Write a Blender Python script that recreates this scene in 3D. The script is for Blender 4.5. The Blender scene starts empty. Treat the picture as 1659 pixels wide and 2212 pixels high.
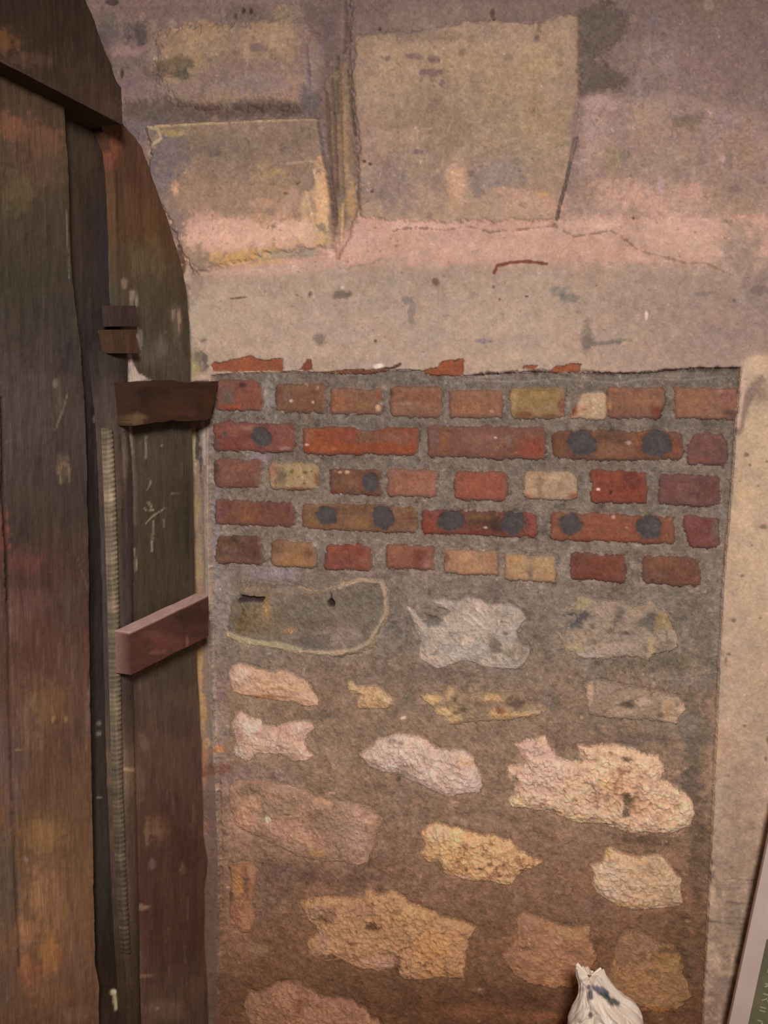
import bpy, math, random
import numpy as np
from mathutils import Vector, Matrix

# ------------------------------------------------------------------ camera, light, exposure
SC = bpy.context.scene
COL = SC.collection
W, H, F = 1659.0, 2212.0, 1782.0
EYE = np.array([0.0, -1.54, 1.55])
def _n(v):
    v = np.array(v, float); return v / np.linalg.norm(v)
_down = _n([706 - W/2, 16000 - H/2, F])                 # world -Z seen in camera axes (x right, y down, z forward)
_left = np.array([-6170 - W/2, 838 - H/2, F], float)
_left = _n(_left - _left.dot(_down) * _down)            # world -X
_Xc, _Zc = -_left, -_down
_Yc = np.cross(_Zc, _Xc)                                # world +Y (into the wall)
if _Yc[2] < 0: _Yc = -_Yc
R = np.stack([_Xc, _Yc, _Zc])                           # rows: world axes in camera axes ; world = R @ cam
cam_d = bpy.data.cameras.new('camera')
cam = bpy.data.objects.new('camera', cam_d); COL.objects.link(cam)
right, down_, fwd = R @ [1, 0, 0], R @ [0, 1, 0], R @ [0, 0, 1]
m = Matrix.Identity(4)
for i in range(3):
    m[i][0] = right[i]; m[i][1] = -down_[i]; m[i][2] = -fwd[i]; m[i][3] = EYE[i]
cam.matrix_world = m
cam_d.sensor_fit = 'VERTICAL'; cam_d.sensor_height = 36.0; cam_d.sensor_width = 27.0
cam_d.lens = F * 36.0 / H
cam_d.clip_start = 0.02
SC.camera = cam
SC.view_settings.view_transform = 'Standard'
SC.view_settings.look = 'None'
SC.view_settings.gamma = 1.0
SC.view_settings.exposure = 0.0

LAMP = np.array([0.25, -2.1, 2.12])
AMB = 0.10
wd = bpy.data.worlds.new('world'); SC.world = wd; wd.use_nodes = True
wd.node_tree.nodes['Background'].inputs[0].default_value = (1.0, 0.72, 0.52, 1)
wd.node_tree.nodes['Background'].inputs[1].default_value = 0.085
ld = bpy.data.lights.new('ceiling_lamp', 'AREA'); ld.energy = 51.5; ld.color = (1.0, 0.90, 0.82)
ld.shape = 'DISK'; ld.size = 0.35
lo = bpy.data.objects.new('ceiling_lamp', ld); COL.objects.link(lo)
lo.location = LAMP
lo.rotation_euler = (Vector((-0.1, 0.0, 1.75)) - Vector(LAMP)).to_track_quat('-Z', 'Y').to_euler()

# ------------------------------------------------------------------ helpers
def ray(px, py):
    px = np.asarray(px, float); py = np.asarray(py, float)
    c = np.stack([px - W/2, py - H/2, np.full_like(px, F)], -1)
    return c @ R.T
def on_plane(px, py, p0, n):
    d = ray(px, py); n = np.asarray(n, float)
    t = ((np.asarray(p0) - EYE) @ n) / (d @ n)
    return EYE + d * t[..., None]
def wall(px, py, y=0.0):
    return on_plane(px, py, [0, y, 0], [0, 1, 0])
def project(P):
    c = (P - EYE) @ R
    return c[..., 0] / c[..., 2] * F + W/2, c[..., 1] / c[..., 2] * F + H/2

def lin(c):
    c = np.asarray(c, float) / 255.0
    return np.where(c <= 0.04045, c / 12.92, ((c + 0.055) / 1.055) ** 2.4)
def vn(x, y, s, seed):
    """smooth value noise in 0..1, features of size s"""
    rs = np.random.RandomState(seed); n = 256
    T = rs.rand(n, n)
    u = x / s + 1000.37; v = y / s + 1000.71
    i = np.floor(u).astype(int); j = np.floor(v).astype(int)
    a = u - i; b = v - j
    a = a*a*(3-2*a); b = b*b*(3-2*b)
    i0, i1, j0, j1 = i % n, (i+1) % n, j % n, (j+1) % n
    return (T[j0, i0]*(1-a) + T[j0, i1]*a)*(1-b) + (T[j1, i0]*(1-a) + T[j1, i1]*a)*b
def fbm(x, y, s, seed, o=4, g=0.55):
    t = 0; A = 1; S = 0
    for k in range(o):
        t = t + A * (vn(x, y, s / 2**k, seed + 31*k) - 0.5); S += A; A *= g
    return t / S * 2
def ss(a, b, x):
    t = np.clip((x - a) / (b - a), 0, 1); return t*t*(3-2*t)
def sdf_poly(x, y, P):
    P = np.asarray(P, float); n = len(P)
    d = np.full(x.shape, 1e18); ins = np.zeros(x.shape, bool)
    for k in range(n):
        ax, ay = P[k]; bx, by = P[(k+1) % n]
        ex, ey = bx-ax, by-ay
        wx, wy = x-ax, y-ay
        t = np.clip((wx*ex + wy*ey) / max(ex*ex + ey*ey, 1e-9), 0, 1)
        d = np.minimum(d, (wx-ex*t)**2 + (wy-ey*t)**2)
        if ay != by:
            c = ((ay > y) != (by > y)) & (x < ax + (y-ay)*ex/ey)
            ins ^= c
    return np.where(ins, -1, 1) * np.sqrt(d)
def sdf_line(x, y, P):
    d = np.full(x.shape, 1e18); P = np.asarray(P, float)
    for k in range(len(P)-1):
        ax, ay = P[k]; bx, by = P[k+1]; ex, ey = bx-ax, by-ay
        wx, wy = x-ax, y-ay
        t = np.clip((wx*ex + wy*ey) / max(ex*ex + ey*ey, 1e-9), 0, 1)
        d = np.minimum(d, (wx-ex*t)**2 + (wy-ey*t)**2)
    return np.sqrt(d)

class Field:
    """colour + relief of one surface, authored at the traced positions"""
    def __init__(s, px, py, seed=0):
        s.x, s.y = px, py; s.sh = px.shape
        s.c = np.zeros(px.shape + (3,)); s.h = np.zeros(px.shape); s.seed = seed
        s.n1 = fbm(px, py, 60, 5 + seed, 5, 0.65); s.n2 = fbm(px, py, 14, 9 + seed, 4, 0.7); s.n3 = fbm(px, py, 140, 21 + seed, 3)
        s.n4 = fbm(px, py, 5, 45 + seed, 2)
        s.n6 = fbm(px, py, 26, 145 + seed, 5, 0.75); s.n7 = fbm(px, py, 40, 245 + seed, 5, 0.7)
        s.xs, s.ys = px, py
    def box(s, x0, y0, x1, y1, pad):
        m = (s.x > x0-pad) & (s.x < x1+pad) & (s.y > y0-pad) & (s.y < y1+pad)
        jj, ii = np.where(m)
        if len(jj) == 0: return None
        return (slice(jj.min(), jj.max()+1), slice(ii.min(), ii.max()+1))
    def mix(s, sl, a, col):
        a = a[..., None]; s.c[sl] = s.c[sl]*(1-a) + lin(col)*a
    def blob(s, x, y, rx, ry, col, a=1.0, rot=0, rough=0.5, soft=0.5, h=0):
        sl = s.box(x-max(rx, ry), y-max(rx, ry), x+max(rx, ry), y+max(rx, ry), max(rx, ry)*0.7)
        if sl is None: return
        r = math.radians(rot); dx, dy = s.x[sl]-x, s.y[sl]-y
        u = (dx*math.cos(r) + dy*math.sin(r))/rx; v = (-dx*math.sin(r) + dy*math.cos(r))/ry
        q = np.sqrt(u*u+v*v) + rough*(0.6*s.n1[sl] + 0.9*s.n2[sl])
        k = 1 - ss(1-soft, 1+soft*0.6, q)
        s.mix(sl, k*a, col)
        if h: s.h[sl] += h*k
    def poly(s, P, col, a=1.0, rough=3, soft=3, h=0, hset=None):
        P = np.asarray(P, float)
        sl = s.box(P[:, 0].min(), P[:, 1].min(), P[:, 0].max(), P[:, 1].max(), rough*2+soft+4)
        if sl is None: return None, None
        d = sdf_poly(s.x[sl], s.y[sl], P) + rough*(1.3*s.n2[sl] + 0.5*s.n1[sl] + 0.5*s.n4[sl])
        k = 1 - ss(-soft, soft, d)
        if col is not None: s.mix(sl, k*a, col)
        if h: s.h[sl] += h*k
        if hset is not None: s.h[sl] = s.h[sl]*(1-k) + hset*k
        return sl, d
    def line(s, P, w, col, a=1.0, rough=1.5, soft=1.5, h=0):
        P = np.asarray(P, float)
        sl = s.box(P[:, 0].min(), P[:, 1].min(), P[:, 0].max(), P[:, 1].max(), w+rough*2+6)
        if sl is None: return
        d = sdf_line(s.x[sl], s.y[sl], P) + rough*(1.5*s.n2[sl] + 0.6*s.n4[sl])
        k = 1 - ss(w-soft, w+soft, d)
        s.mix(sl, k*a, col)
        if h: s.h[sl] += h*k

def material(name, grain=0.16, grain_scale=420, bump=0.5, bump_dist=0.0012, rough=0.92, pit=0.0, streak=None, spec=0.2):
    mt = bpy.data.materials.new(name); mt.use_nodes = True
    nt = mt.node_tree; N = nt.nodes; L = nt.links
    b = N['Principled BSDF']; b.inputs['Roughness'].default_value = rough
    b.inputs['Specular IOR Level'].default_value = spec
    ca = N.new('ShaderNodeVertexColor'); ca.layer_name = 'Col'
    tc = N.new('ShaderNodeTexCoord'); mp = N.new('ShaderNodeMapping')
    L.new(tc.outputs['Object'], mp.inputs[0])
    if streak: mp.inputs['Scale'].default_value = streak
    n1 = N.new('ShaderNodeTexNoise'); n1.inputs['Scale'].default_value = grain_scale; n1.inputs['Detail'].default_value = 3
    n2 = N.new('ShaderNodeTexNoise'); n2.inputs['Scale'].default_value = grain_scale*0.22; n2.inputs['Detail'].default_value = 6; n2.inputs['Roughness'].default_value = 0.65
    L.new(mp.outputs[0], n1.inputs[0]); L.new(mp.outputs[0], n2.inputs[0])
    ad = N.new('ShaderNodeMath'); ad.operation = 'ADD'; L.new(n1.outputs[0], ad.inputs[0]); L.new(n2.outputs[0], ad.inputs[1])
    mr = N.new('ShaderNodeMapRange'); mr.inputs[1].default_value = 0.6; mr.inputs[2].default_value = 1.4
    mr.inputs[3].default_value = 1-grain*1.5; mr.inputs[4].default_value = 1+grain*1.5
    L.new(ad.outputs[0], mr.inputs[0])
    mul = N.new('ShaderNodeVectorMath'); mul.operation = 'SCALE'
    L.new(ca.outputs[0], mul.inputs[0]); L.new(mr.outputs[0], mul.inputs['Scale'])
    L.new(mul.outputs[0], b.inputs['Base Color'])
    bp = N.new('ShaderNodeBump'); bp.inputs['Strength'].default_value = bump; bp.inputs['Distance'].default_value = bump_dist
    L.new(ad.outputs[0], bp.inputs['Height']); L.new(bp.outputs[0], b.inputs['Normal'])
    return mt
M_plaster = material('lime_plaster', 0.14, 380, 0.5, 0.0010)
M_mortar = material('cement_mortar', 0.26, 420, 0.8, 0.0016)
M_brick = material('fired_brick', 0.20, 420, 0.6, 0.0012)
M_stone = material('rubble_stone', 0.18, 330, 0.8, 0.002)
M_wood = material('weathered_wood', 0.22, 300, 0.5, 0.0012, rough=0.8, streak=(1, 1, 0.12), spec=0.25)
M_wood2 = material('stained_wood', 0.14, 240, 0.3, 0.0006, rough=0.6, streak=(1, 0.25, 1), spec=0.35)

def plain(name, col, rough=0.6, spec=0.3, noise=0.05, scale=60, bump=0.0):
    mt = bpy.data.materials.new(name); mt.use_nodes = True
    nt = mt.node_tree; N = nt.nodes; L = nt.links; b = N['Principled BSDF']
    b.inputs['Roughness'].default_value = rough; b.inputs['Specular IOR Level'].default_value = spec
    n = N.new('ShaderNodeTexNoise'); n.inputs['Scale'].default_value = scale; n.inputs['Detail'].default_value = 5
    tc = N.new('ShaderNodeTexCoord'); L.new(tc.outputs['Object'], n.inputs[0])
    r = N.new('ShaderNodeValToRGB'); c = lin(col)
    r.color_ramp.elements[0].position = 0.3; r.color_ramp.elements[1].position = 0.7
    r.color_ramp.elements[0].color = tuple(c*(1-noise*2)) + (1,); r.color_ramp.elements[1].color = tuple(np.minimum(c*(1+noise*2), 1)) + (1,)
    L.new(n.outputs[0], r.inputs[0]); L.new(r.outputs[0], b.inputs['Base Color'])
    if bump:
        bp = N.new('ShaderNodeBump'); bp.inputs['Strength'].default_value = 1; bp.inputs['Distance'].default_value = bump
        L.new(n.outputs[0], bp.inputs['Height']); L.new(bp.outputs[0], b.inputs['Normal'])
    return mt

def mesh_obj(name, V, Fc, mat, parent=None, cols=None, smooth=True):
    V = np.asarray(V, float); Fc = np.asarray(Fc)
    me = bpy.data.meshes.new(name)
    me.vertices.add(len(V)); me.vertices.foreach_set('co', V.astype(np.float32).ravel())
    k = Fc.shape[1]
    me.loops.add(Fc.size); me.loops.foreach_set('vertex_index', Fc.astype(np.int32).ravel())
    me.polygons.add(len(Fc)); me.polygons.foreach_set('loop_start', np.arange(0, Fc.size, k, dtype=np.int32))
    me.update(calc_edges=True)
    me.polygons.foreach_set('use_smooth', np.full(len(Fc), smooth))
    if cols is not None:
        a = me.color_attributes.new('Col', 'FLOAT_COLOR', 'POINT')
        cc = np.ones((len(V), 4), np.float32); cc[:, :3] = cols
        a.data.foreach_set('color', cc.ravel())
    me.validate(); me.update()
    me.materials.append(mat)
    o = bpy.data.objects.new(name, me); COL.objects.link(o)
    if parent: o.parent = parent
    return o
def tag(o, label=None, cat=None, group=None, kind=None):
    if label: o['label'] = label
    if cat: o['category'] = cat
    if group: o['group'] = group
    if kind: o['kind'] = kind
    return o
def empty(name, loc=(0, 0, 0)):
    o = bpy.data.objects.new(name, None); COL.objects.link(o); o.location = loc; return o

def piece(name, P, C, cells, mat, parent=None, back=None, cap=True):
    """cut the chosen cells of a relief grid out as a solid piece reaching back to y = back"""
    nj, ni = P.shape[:2]
    idx = np.arange(nj*ni).reshape(nj, ni)
    jj, ii = np.where(cells)
    q = np.stack([idx[jj, ii], idx[jj, ii+1], idx[jj+1, ii+1], idx[jj+1, ii]], 1)
    used, inv = np.unique(q, return_inverse=True)
    inv = inv.reshape(q.shape)
    V = P.reshape(-1, 3)[used]; CC = C.reshape(-1, 3)[used]
    Fc = inv
    if back is not None:
        n = len(V)
        B = V.copy(); B[:, 1] = back
        pad = np.zeros((nj+1, ni+1), bool); pad[1:-1, 1:-1] = cells
        loc = np.full(nj*ni, -1); loc[used] = np.arange(n)
        E = []
        for dj, di, a, b in ((-1, 0, (0, 0), (0, 1)), (1, 0, (1, 1), (1, 0)), (0, -1, (1, 0), (0, 0)), (0, 1, (0, 1), (1, 1))):
            nb = pad[1+jj+dj, 1+ii+di]
            J, I = jj[~nb], ii[~nb]
            E.append(np.stack([loc[idx[J+a[0], I+a[1]]], loc[idx[J+b[0], I+b[1]]]], 1))
        E = np.concatenate(E)
        S = np.stack([E[:, 1], E[:, 0], E[:, 0]+n, E[:, 1]+n], 1)
        V = np.concatenate([V, B]); CC = np.concatenate([CC, CC])
        Fc = np.concatenate([Fc, S] + ([inv[:, ::-1] + n] if cap else []))
    return mesh_obj(name, V, Fc, mat, parent, CC)

def axis(a0, a1, b0, b1, fine, coarse):
    l = np.arange(a0, a1, coarse); mdl = np.arange(a1, b0, fine); r = np.arange(b0, b1 + 1e-6, coarse)
    return np.concatenate([l, mdl, r])
def E_lamp(P, n):
    """lamp falloff, only used to turn colours read off the lit photograph into surface colours"""
    d = LAMP - P; r = np.linalg.norm(d, axis=-1)
    return np.clip((d @ np.asarray(n, float)) / r**3, 0.02, None)

# ------------------------------------------------------------------ the wall: one relief grid, later cut into its pieces
STEP = 0.0017
gx = axis(-1.9, -1.04, 0.80, 1.9, STEP, 0.02)
gz = axis(0.0, 0.22, 2.52, 3.0, STEP, 0.02)[::-1]
GX, GZ = np.meshgrid(gx, gz)
P0 = np.stack([GX, np.zeros_like(GX), GZ], -1)
PX, PY = project(P0)
A = Field(PX, PY)
x, y = PX, PY
n1, n2, n3, n4 = A.n1, A.n2, A.n3, A.n4

# --- plaster base
base = lin((131, 110, 97)) * np.ones(x.shape + (1,))
def tint(c1, k):
    global base
    k = np.clip(k, 0, 1)[..., None]
    base = base*(1-k) + lin(c1)*k
tint((112, 95, 84), 1 - ss(0, 330, y + 60*n1))                            # cooler, darker stone towards the top
tint((182, 144, 124), ss(400, 475, y + 26*n1) * (1-ss(560, 620, y+20*n1)))
tint((166, 143, 124), ss(560, 620, y + 24*n1))
tint((150, 126, 112), ss(1200, 1600, x + 60*n1) * ss(560, 640, y) * 0.8)
A.c = base
# relief: blocks set back, a sloping band, a lintel course standing proud
A.h = 0.016*ss(425, 585, y + 8*n1)
# --- cut stones of the flat arch above the lintel
def rgn(P, col, a=1, rough=5, soft=6, h=0):
    A.poly(P, col, a, rough, soft, h)
rgn([(150, -60), (700, -60), (690, 30), (300, 40), (420, 300), (330, 330), (150, 200)], (118, 100, 92), 0.7, 14, 14)
rgn([(335, 75), (480, 52), (640, 45), (682, 90), (690, 200), (660, 232), (480, 230), (400, 226), (350, 180)], (140, 118, 94), 0.8, 18, 12, 0.006)   # upper left stone
for a in [(400, 130, 60, 50, (146, 124, 92), .7), (450, 70, 60, 30, (148, 122, 92), .7), (590, 90, 60, 45, (156, 130, 100), .8), (520, 165, 120, 40, (120, 102, 92), .7),
          (620, 190, 60, 40, (140, 116, 100), .6), (380, 140, 45, 18, (92, 80, 58), .7), (340, 155, 30, 20, (88, 74, 58), .7), (395, 165, 20, 12, (76, 72, 56), .8),
          (300, 80, 26, 28, (74, 66, 58), .85), (290, 60, 40, 12, (84, 76, 66), .7), (235, 45, 25, 25, (96, 88, 76), .8), (240, 75, 30, 18, (94, 84, 76), .7), (265, 140, 35, 18, (102, 92, 78), .7),
          (270, 110, 50, 12, (142, 116, 104), .7), (330, 100, 14, 60, (140, 120, 102), .5), (500, 20, 160, 20, (110, 92, 84), .6), (310, 20, 40, 18, (112, 88, 80), .6),
          (540, 30, 60, 22, (98, 86, 74), .5), (620, 25, 30, 22, (138, 118, 92), .6), (560, 105, 25, 12, (98, 86, 84), .6), (515, 80, 10, 30, (116, 104, 92), .5), (535, 115, 7, 25, (156, 134, 104), .7),
          (660, 100, 20, 90, (122, 102, 94), .6), (645, 200, 14, 36, (150, 124, 106), .7), (450, 190, 80, 20, (128, 110, 100), .5), (560, 180, 80, 22, (134, 114, 104), .6)]:
    A.blob(*a[:4], a[4], a[5], rough=0.9)
for a in [(525, 22, 4, 6, (66, 48, 40)), (541, 24, 4, 7, (60, 40, 34)), (508, 35, 4, 7, (72, 58, 48)), (240, 4, 16, 8, (66, 54, 48)), (262, 160, 5, 14, (60, 50, 44))]:
    A.blob(*a, 0.9, rough=0.5, h=-0.003)
rgn([(262, 220), (360, 214), (430, 230), (560, 215), (640, 222), (655, 250), (560, 256), (420, 262), (330, 268), (265, 262)], (88, 77, 66), 0.85, 7, 9, -0.004)   # joint under it, its shadow painted in dark
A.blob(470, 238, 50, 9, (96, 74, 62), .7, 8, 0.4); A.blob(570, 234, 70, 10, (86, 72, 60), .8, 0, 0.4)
rgn([(262, 255), (330, 268), (300, 330), (330, 420), (395, 520), (410, 600), (370, 560), (260, 300)], (104, 95, 92), 0.85, 8, 10)   # bluish strip beside the door
rgn([(318, 272), (345, 270), (690, 258), (700, 350), (715, 430), (722, 535), (600, 545), (430, 590), (400, 540), (370, 470), (322, 400), (330, 330)], (134, 113, 92), 0.85, 7, 6, 0.008)  # lower left stone
for a in [(500, 330, 150, 50, (126, 108, 86), .7), (620, 300, 80, 40, (122, 104, 84), .7), (400, 300, 60, 30, (128, 110, 84), .6), (370, 330, 45, 60, (104, 94, 90), .8), (350, 400, 35, 70, (110, 98, 95), .8),
          (470, 335, 14, 10, (88, 80, 74), .7), (455, 320, 60, 20, (112, 98, 84), .5), (500, 430, 120, 40, (152, 124, 100), .8), (600, 400, 80, 50, (146, 122, 92), .7), (650, 460, 60, 60, (168, 136, 112), .8),
          (520, 520, 130, 45, (196, 154, 132), .85), (440, 500, 45, 40, (178, 140, 122), .8), (640, 510, 60, 26, (192, 156, 134), .8), (560, 480, 100, 18, (176, 140, 108), .6), (390, 505, 22, 50, (128, 106, 100), .8),
          (545, 560, 60, 16, (182, 144, 94), .9), (590, 545, 60, 12, (176, 138, 88), .8), (500, 575, 30, 10, (178, 140, 96), .7), (680, 522, 45, 9, (178, 142, 96), .9), (655, 548, 50, 8, (138, 124, 108), .85),
          (720, 545, 10, 14, (206, 168, 146), .8), (383, 410, 10, 16, (190, 150, 118), .9), (600, 375, 30, 10, (158, 132, 90), .6), (660, 470, 8, 40, (190, 158, 120), .7), (690, 400, 10, 40, (182, 150, 112), .8),
          (705, 460, 8, 40, (196, 160, 118), .8), (380, 290, 26, 8, (158, 136, 88), .8), (640, 470, 6, 36, (146, 114, 96), .6), (460, 470, 30, 12, (188, 148, 120), .5), (570, 440, 30, 10, (180, 142, 114), .5),
          (478, 600, 80, 12, (178, 146, 126), .6), (570, 590, 90, 10, (190, 152, 134), .7)]:
    A.blob(*a[:4], a[4], a[5], rough=0.9)
for a in [(700, 430, 13, 80, (206, 164, 120), .8), (690, 520, 40, 14, (200, 160, 112), .8), (545, 562, 70, 15, (190, 148, 96), .9), (520, 510, 130, 30, (206, 162, 138), .8), (640, 500, 40, 24, (206, 166, 142), .7), (620, 555, 60, 8, (160, 140, 120), .7)]:  # lit right edge of the stone painted in, plus ochre and pink patches
    A.blob(*a[:4], a[4], a[5], rough=1.1, soft=0.35)
A.line([(340, 276), (450, 270), (560, 264), (690, 259)], 3.5, (164, 142, 106), 0.9, 2, 2.5, 0.002)
A.line([(320, 274), (345, 282), (352, 302), (330, 318), (322, 332)], 3, (162, 146, 112), 0.9, 2, 2)
A.line([(620, 356), (690, 350)], 2.5, (170, 144, 118), 0.8, 2, 2)
A.line([(664, 415), (680, 480), (690, 505)], 3, (196, 164, 124), 0.7, 2, 2); A.line([(682, 372), (700, 440), (712, 500)], 3.5, (198, 166, 124), 0.7, 2, 2)
A.line([(690, 270), (700, 340), (718, 430)], 3, (86, 74, 66), 0.6, 2, 3, -0.003)
A.line([(420, 592), (520, 578), (600, 560), (720, 552)], 2, (150, 122, 104), 0.6, 3, 3)
A.blob(648, 398, 8, 3, (84, 66, 54), .8, -30, 0.4); A.blob(620, 420, 5, 4, (96, 74, 60), .7, rough=0.4)
# groove between left and middle stones
rgn([(660, -60), (760, -60), (755, 120), (768, 300), (775, 460), (735, 560), (722, 540), (715, 430), (695, 260), (655, 250), (690, 170), (690, 90), (650, 20)], (104, 88, 78), 0.85, 5, 8, -0.007)
rgn([(700, 175), (750, 120), (765, 260), (772, 420), (760, 465), (728, 470), (715, 400), (705, 280)], (128, 106, 83), 0.8, 4, 6, 0.003)
for a in [(704, 60, 22, 60, (102, 86, 80), .7), (668, 215, 20, 36, (92, 84, 78), .8), (676, 160, 14, 50, (124, 110, 100), .5), (745, 60, 14, 80, (120, 100, 92), .5), (720, 215, 12, 70, (98, 84, 70), .6), (758, 430, 13, 50, (172, 138, 98), .8),
          (745, 330, 8, 120, (152, 126, 96), .6), (753, 200, 8, 60, (122, 106, 82), .6), (733, 500, 6, 50, (184, 146, 96), .7), (690, 120, 8, 26, (132, 112, 102), .5)]:
    A.blob(*a[:4], a[4], a[5], rough=0.3)
for pts, w, c in [([(742, -60), (745, 60), (741, 110)], 4, (84, 64, 58)), ([(750, 150), (757, 230), (766, 290)], 3, (74, 60, 48)), ([(703, 200), (712, 330), (722, 455), (730, 520)], 5, (88, 72, 62)),
                  ([(716, 170), (722, 300), (727, 420)], 4, (92, 76, 58)), ([(733, 150), (736, 300), (740, 420)], 2.5, (108, 92, 66)), ([(726, 120), (729, 240)], 4, (84, 76, 58)),
                  ([(688, 255), (700, 330), (716, 400)], 3, (96, 84, 80)), ([(733, 470), (733, 560)], 2.5, (124, 98, 88)), ([(740, 440), (738, 520)], 3, (194, 158, 110)), ([(664, 100), (672, 230)], 3, (106, 92, 92))]:
    A.line(pts, w, c, 0.75, 1.5, 3, -0.002)
# middle stone
rgn([(770, 80), (850, 70), (900, 72), (1000, 50), (1060, 45), (1150, 52), (1200, 40), (1250, 36), (1252, 180), (1240, 300), (1225, 400), (1205, 475), (1100, 480), (900, 480), (780, 470), (775, 300), (762, 160)], (152, 129, 104), 0.75, 8, 6, 0.006)
for a in [(1000, 160, 210, 90, (156, 132, 100), .7), (960, 240, 150, 70, (136, 118, 92), .6), (1100, 300, 100, 70, (142, 124, 98), .6), (840, 160, 60, 70, (158, 134, 106), .6), (1180, 110, 60, 60, (158, 134, 102), .7),
          (1170, 250, 60, 80, (152, 130, 98), .6), (840, 400, 70, 60, (128, 112, 102), .7), (1070, 380, 60, 40, (130, 116, 106), .7), (990, 400, 24, 60, (184, 150, 118), .8), (900, 295, 24, 20, (164, 138, 112), .8),
          (1000, 330, 14, 14, (160, 138, 112), .6), (960, 300, 50, 60, (130, 112, 88), .6), (800, 300, 30, 100, (150, 126, 104), .6), (900, 430, 60, 40, (150, 124, 110), .5), (1140, 440, 80, 30, (182, 146, 122), .7),
          (1175, 422, 12, 8, (186, 148, 96), .8), (1090, 415, 30, 10, (186, 148, 120), .6), (920, 80, 120, 14, (120, 104, 86), .6), (860, 66, 50, 10, (106, 92, 80), .6), (1160, 85, 9, 14, (104, 92, 78), .8), (1165, 60, 5, 20, (104, 92, 76), .7),
          (1000, 115, 10, 12, (114, 96, 78), .7), (895, 50, 90, 22, (132, 114, 98), .4), (793, 378, 10, 12, (152, 130, 108), .7), (1000, 25, 150, 20, (130, 112, 96), .4)]:
    A.blob(*a[:4], a[4], a[5], rough=0.8)
for a in [(895, 124, 20, 8), (940, 132, 15, 9), (938, 158, 22, 8), (955, 182, 8, 8), (905, 330, 14, 6), (838, 128, 5, 6), (915, 160, 8, 8)]:
    A.blob(*a, (112, 92, 88), .8, rough=0.7)
for a in [(820, 62, 5, 5), (1063, 28, 6, 12), (1067, 42, 4, 6), (788, 350, 4, 3), (800, 356, 4, 3), (805, 415, 5, 3), (1385, 231, 5, 6), (1368, 473, 4, 4), (1617, 262, 5, 5)]:
    A.blob(*a, (72, 52, 46), .9, rough=0.4, h=-0.003)
for k in range(5):
    A.line([(1020 + 14*k, 205 + 34*k), (1090 + 20*k, 203 + 34*k)], 1.6, (168, 144, 114), 0.4, 2, 2)
# joint and right stone
rgn([(1252, 20), (1300, 0), (1360, 30), (1350, 80), (1310, 110), (1290, 130), (1340, 160), (1340, 195), (1270, 200), (1252, 210)], (90, 80, 68), 0.8, 12, 10, -0.005)
A.blob(1290, 40, 34, 36, (84, 76, 64), .55, rough=0.8); A.blob(1310, 175, 55, 20, (86, 76, 66), .7, rough=0.9); A.blob(1275, 100, 24, 20, (84, 76, 62), .6, rough=0.9)
rgn([(1258, 220), (1300, 198), (1370, 215), (1440, 190), (1560, 230), (1700, 260), (1700, 470), (1500, 470), (1210, 475), (1235, 380), (1250, 290)], (148, 124, 108), 0.7, 14, 14, 0.004)
for a in [(1300, 225, 50, 22, (168, 142, 132), .7), (1290, 290, 40, 60, (162, 136, 122), .6), (1400, 260, 60, 50, (156, 132, 108), .6), (1320, 350, 34, 36, (138, 122, 88), .6), (1280, 345, 30, 40, (160, 136, 120), .5),
          (1270, 420, 22, 32, (132, 108, 88), .7), (1340, 420, 70, 40, (182, 146, 124), .7), (1460, 430, 90, 40, (186, 148, 126), .7), (1480, 262, 35, 18, (112, 98, 78), .8), (1468, 245, 16, 10, (146, 126, 108), .7),
          (1500, 150, 120, 60, (124, 104, 96), .7), (1420, 120, 60, 60, (136, 116, 104), .6), (1600, 100, 90, 90, (118, 98, 90), .6), (1570, 260, 24, 30, (142, 118, 112), .6), (1560, 320, 14, 34, (160, 134, 120), .6),
          (1600, 340, 60, 60, (140, 116, 94), .6), (1440, 360, 60, 50, (148, 128, 104), .6), (1425, 400, 8, 18, (172, 144, 138), .7), (1380, 205, 60, 14, (130, 112, 100), .5), (1560, 460, 60, 40, (160, 130, 108), .5),
          (1560, 20, 130, 26, (110, 92, 78), .5), (1440, 50, 60, 30, (124, 106, 98), .5), (1575, 350, 7, 20, (108, 92, 88), .5), (1380, 190, 10, 30, (150, 130, 116), .5), (1600, 430, 60, 30, (140, 118, 98), .5),
          (1570, 480, 14, 8, (112, 96, 84), .7), (1590, 520, 60, 40, (146, 124, 110), .6), (1500, 500, 60, 30, (196, 156, 134), .7), (1560, 350, 5, 16, (176, 150, 134), .6)]:
    A.blob(*a[:4], a[4], a[5], rough=0.9)
A.line([(1243, 300), (1234, 345)], 3.5, (104, 88, 82), 0.7, 2, 3, -0.004)
A.line([(1232, 350), (1222, 400), (1210, 440), (1203, 475)], 3, (86, 72, 70), 0.9, 1.5, 2, -0.008)
A.line([(1245, 240), (1236, 330)], 8, (112, 97, 90), 0.4, 4, 7, -0.002)
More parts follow.
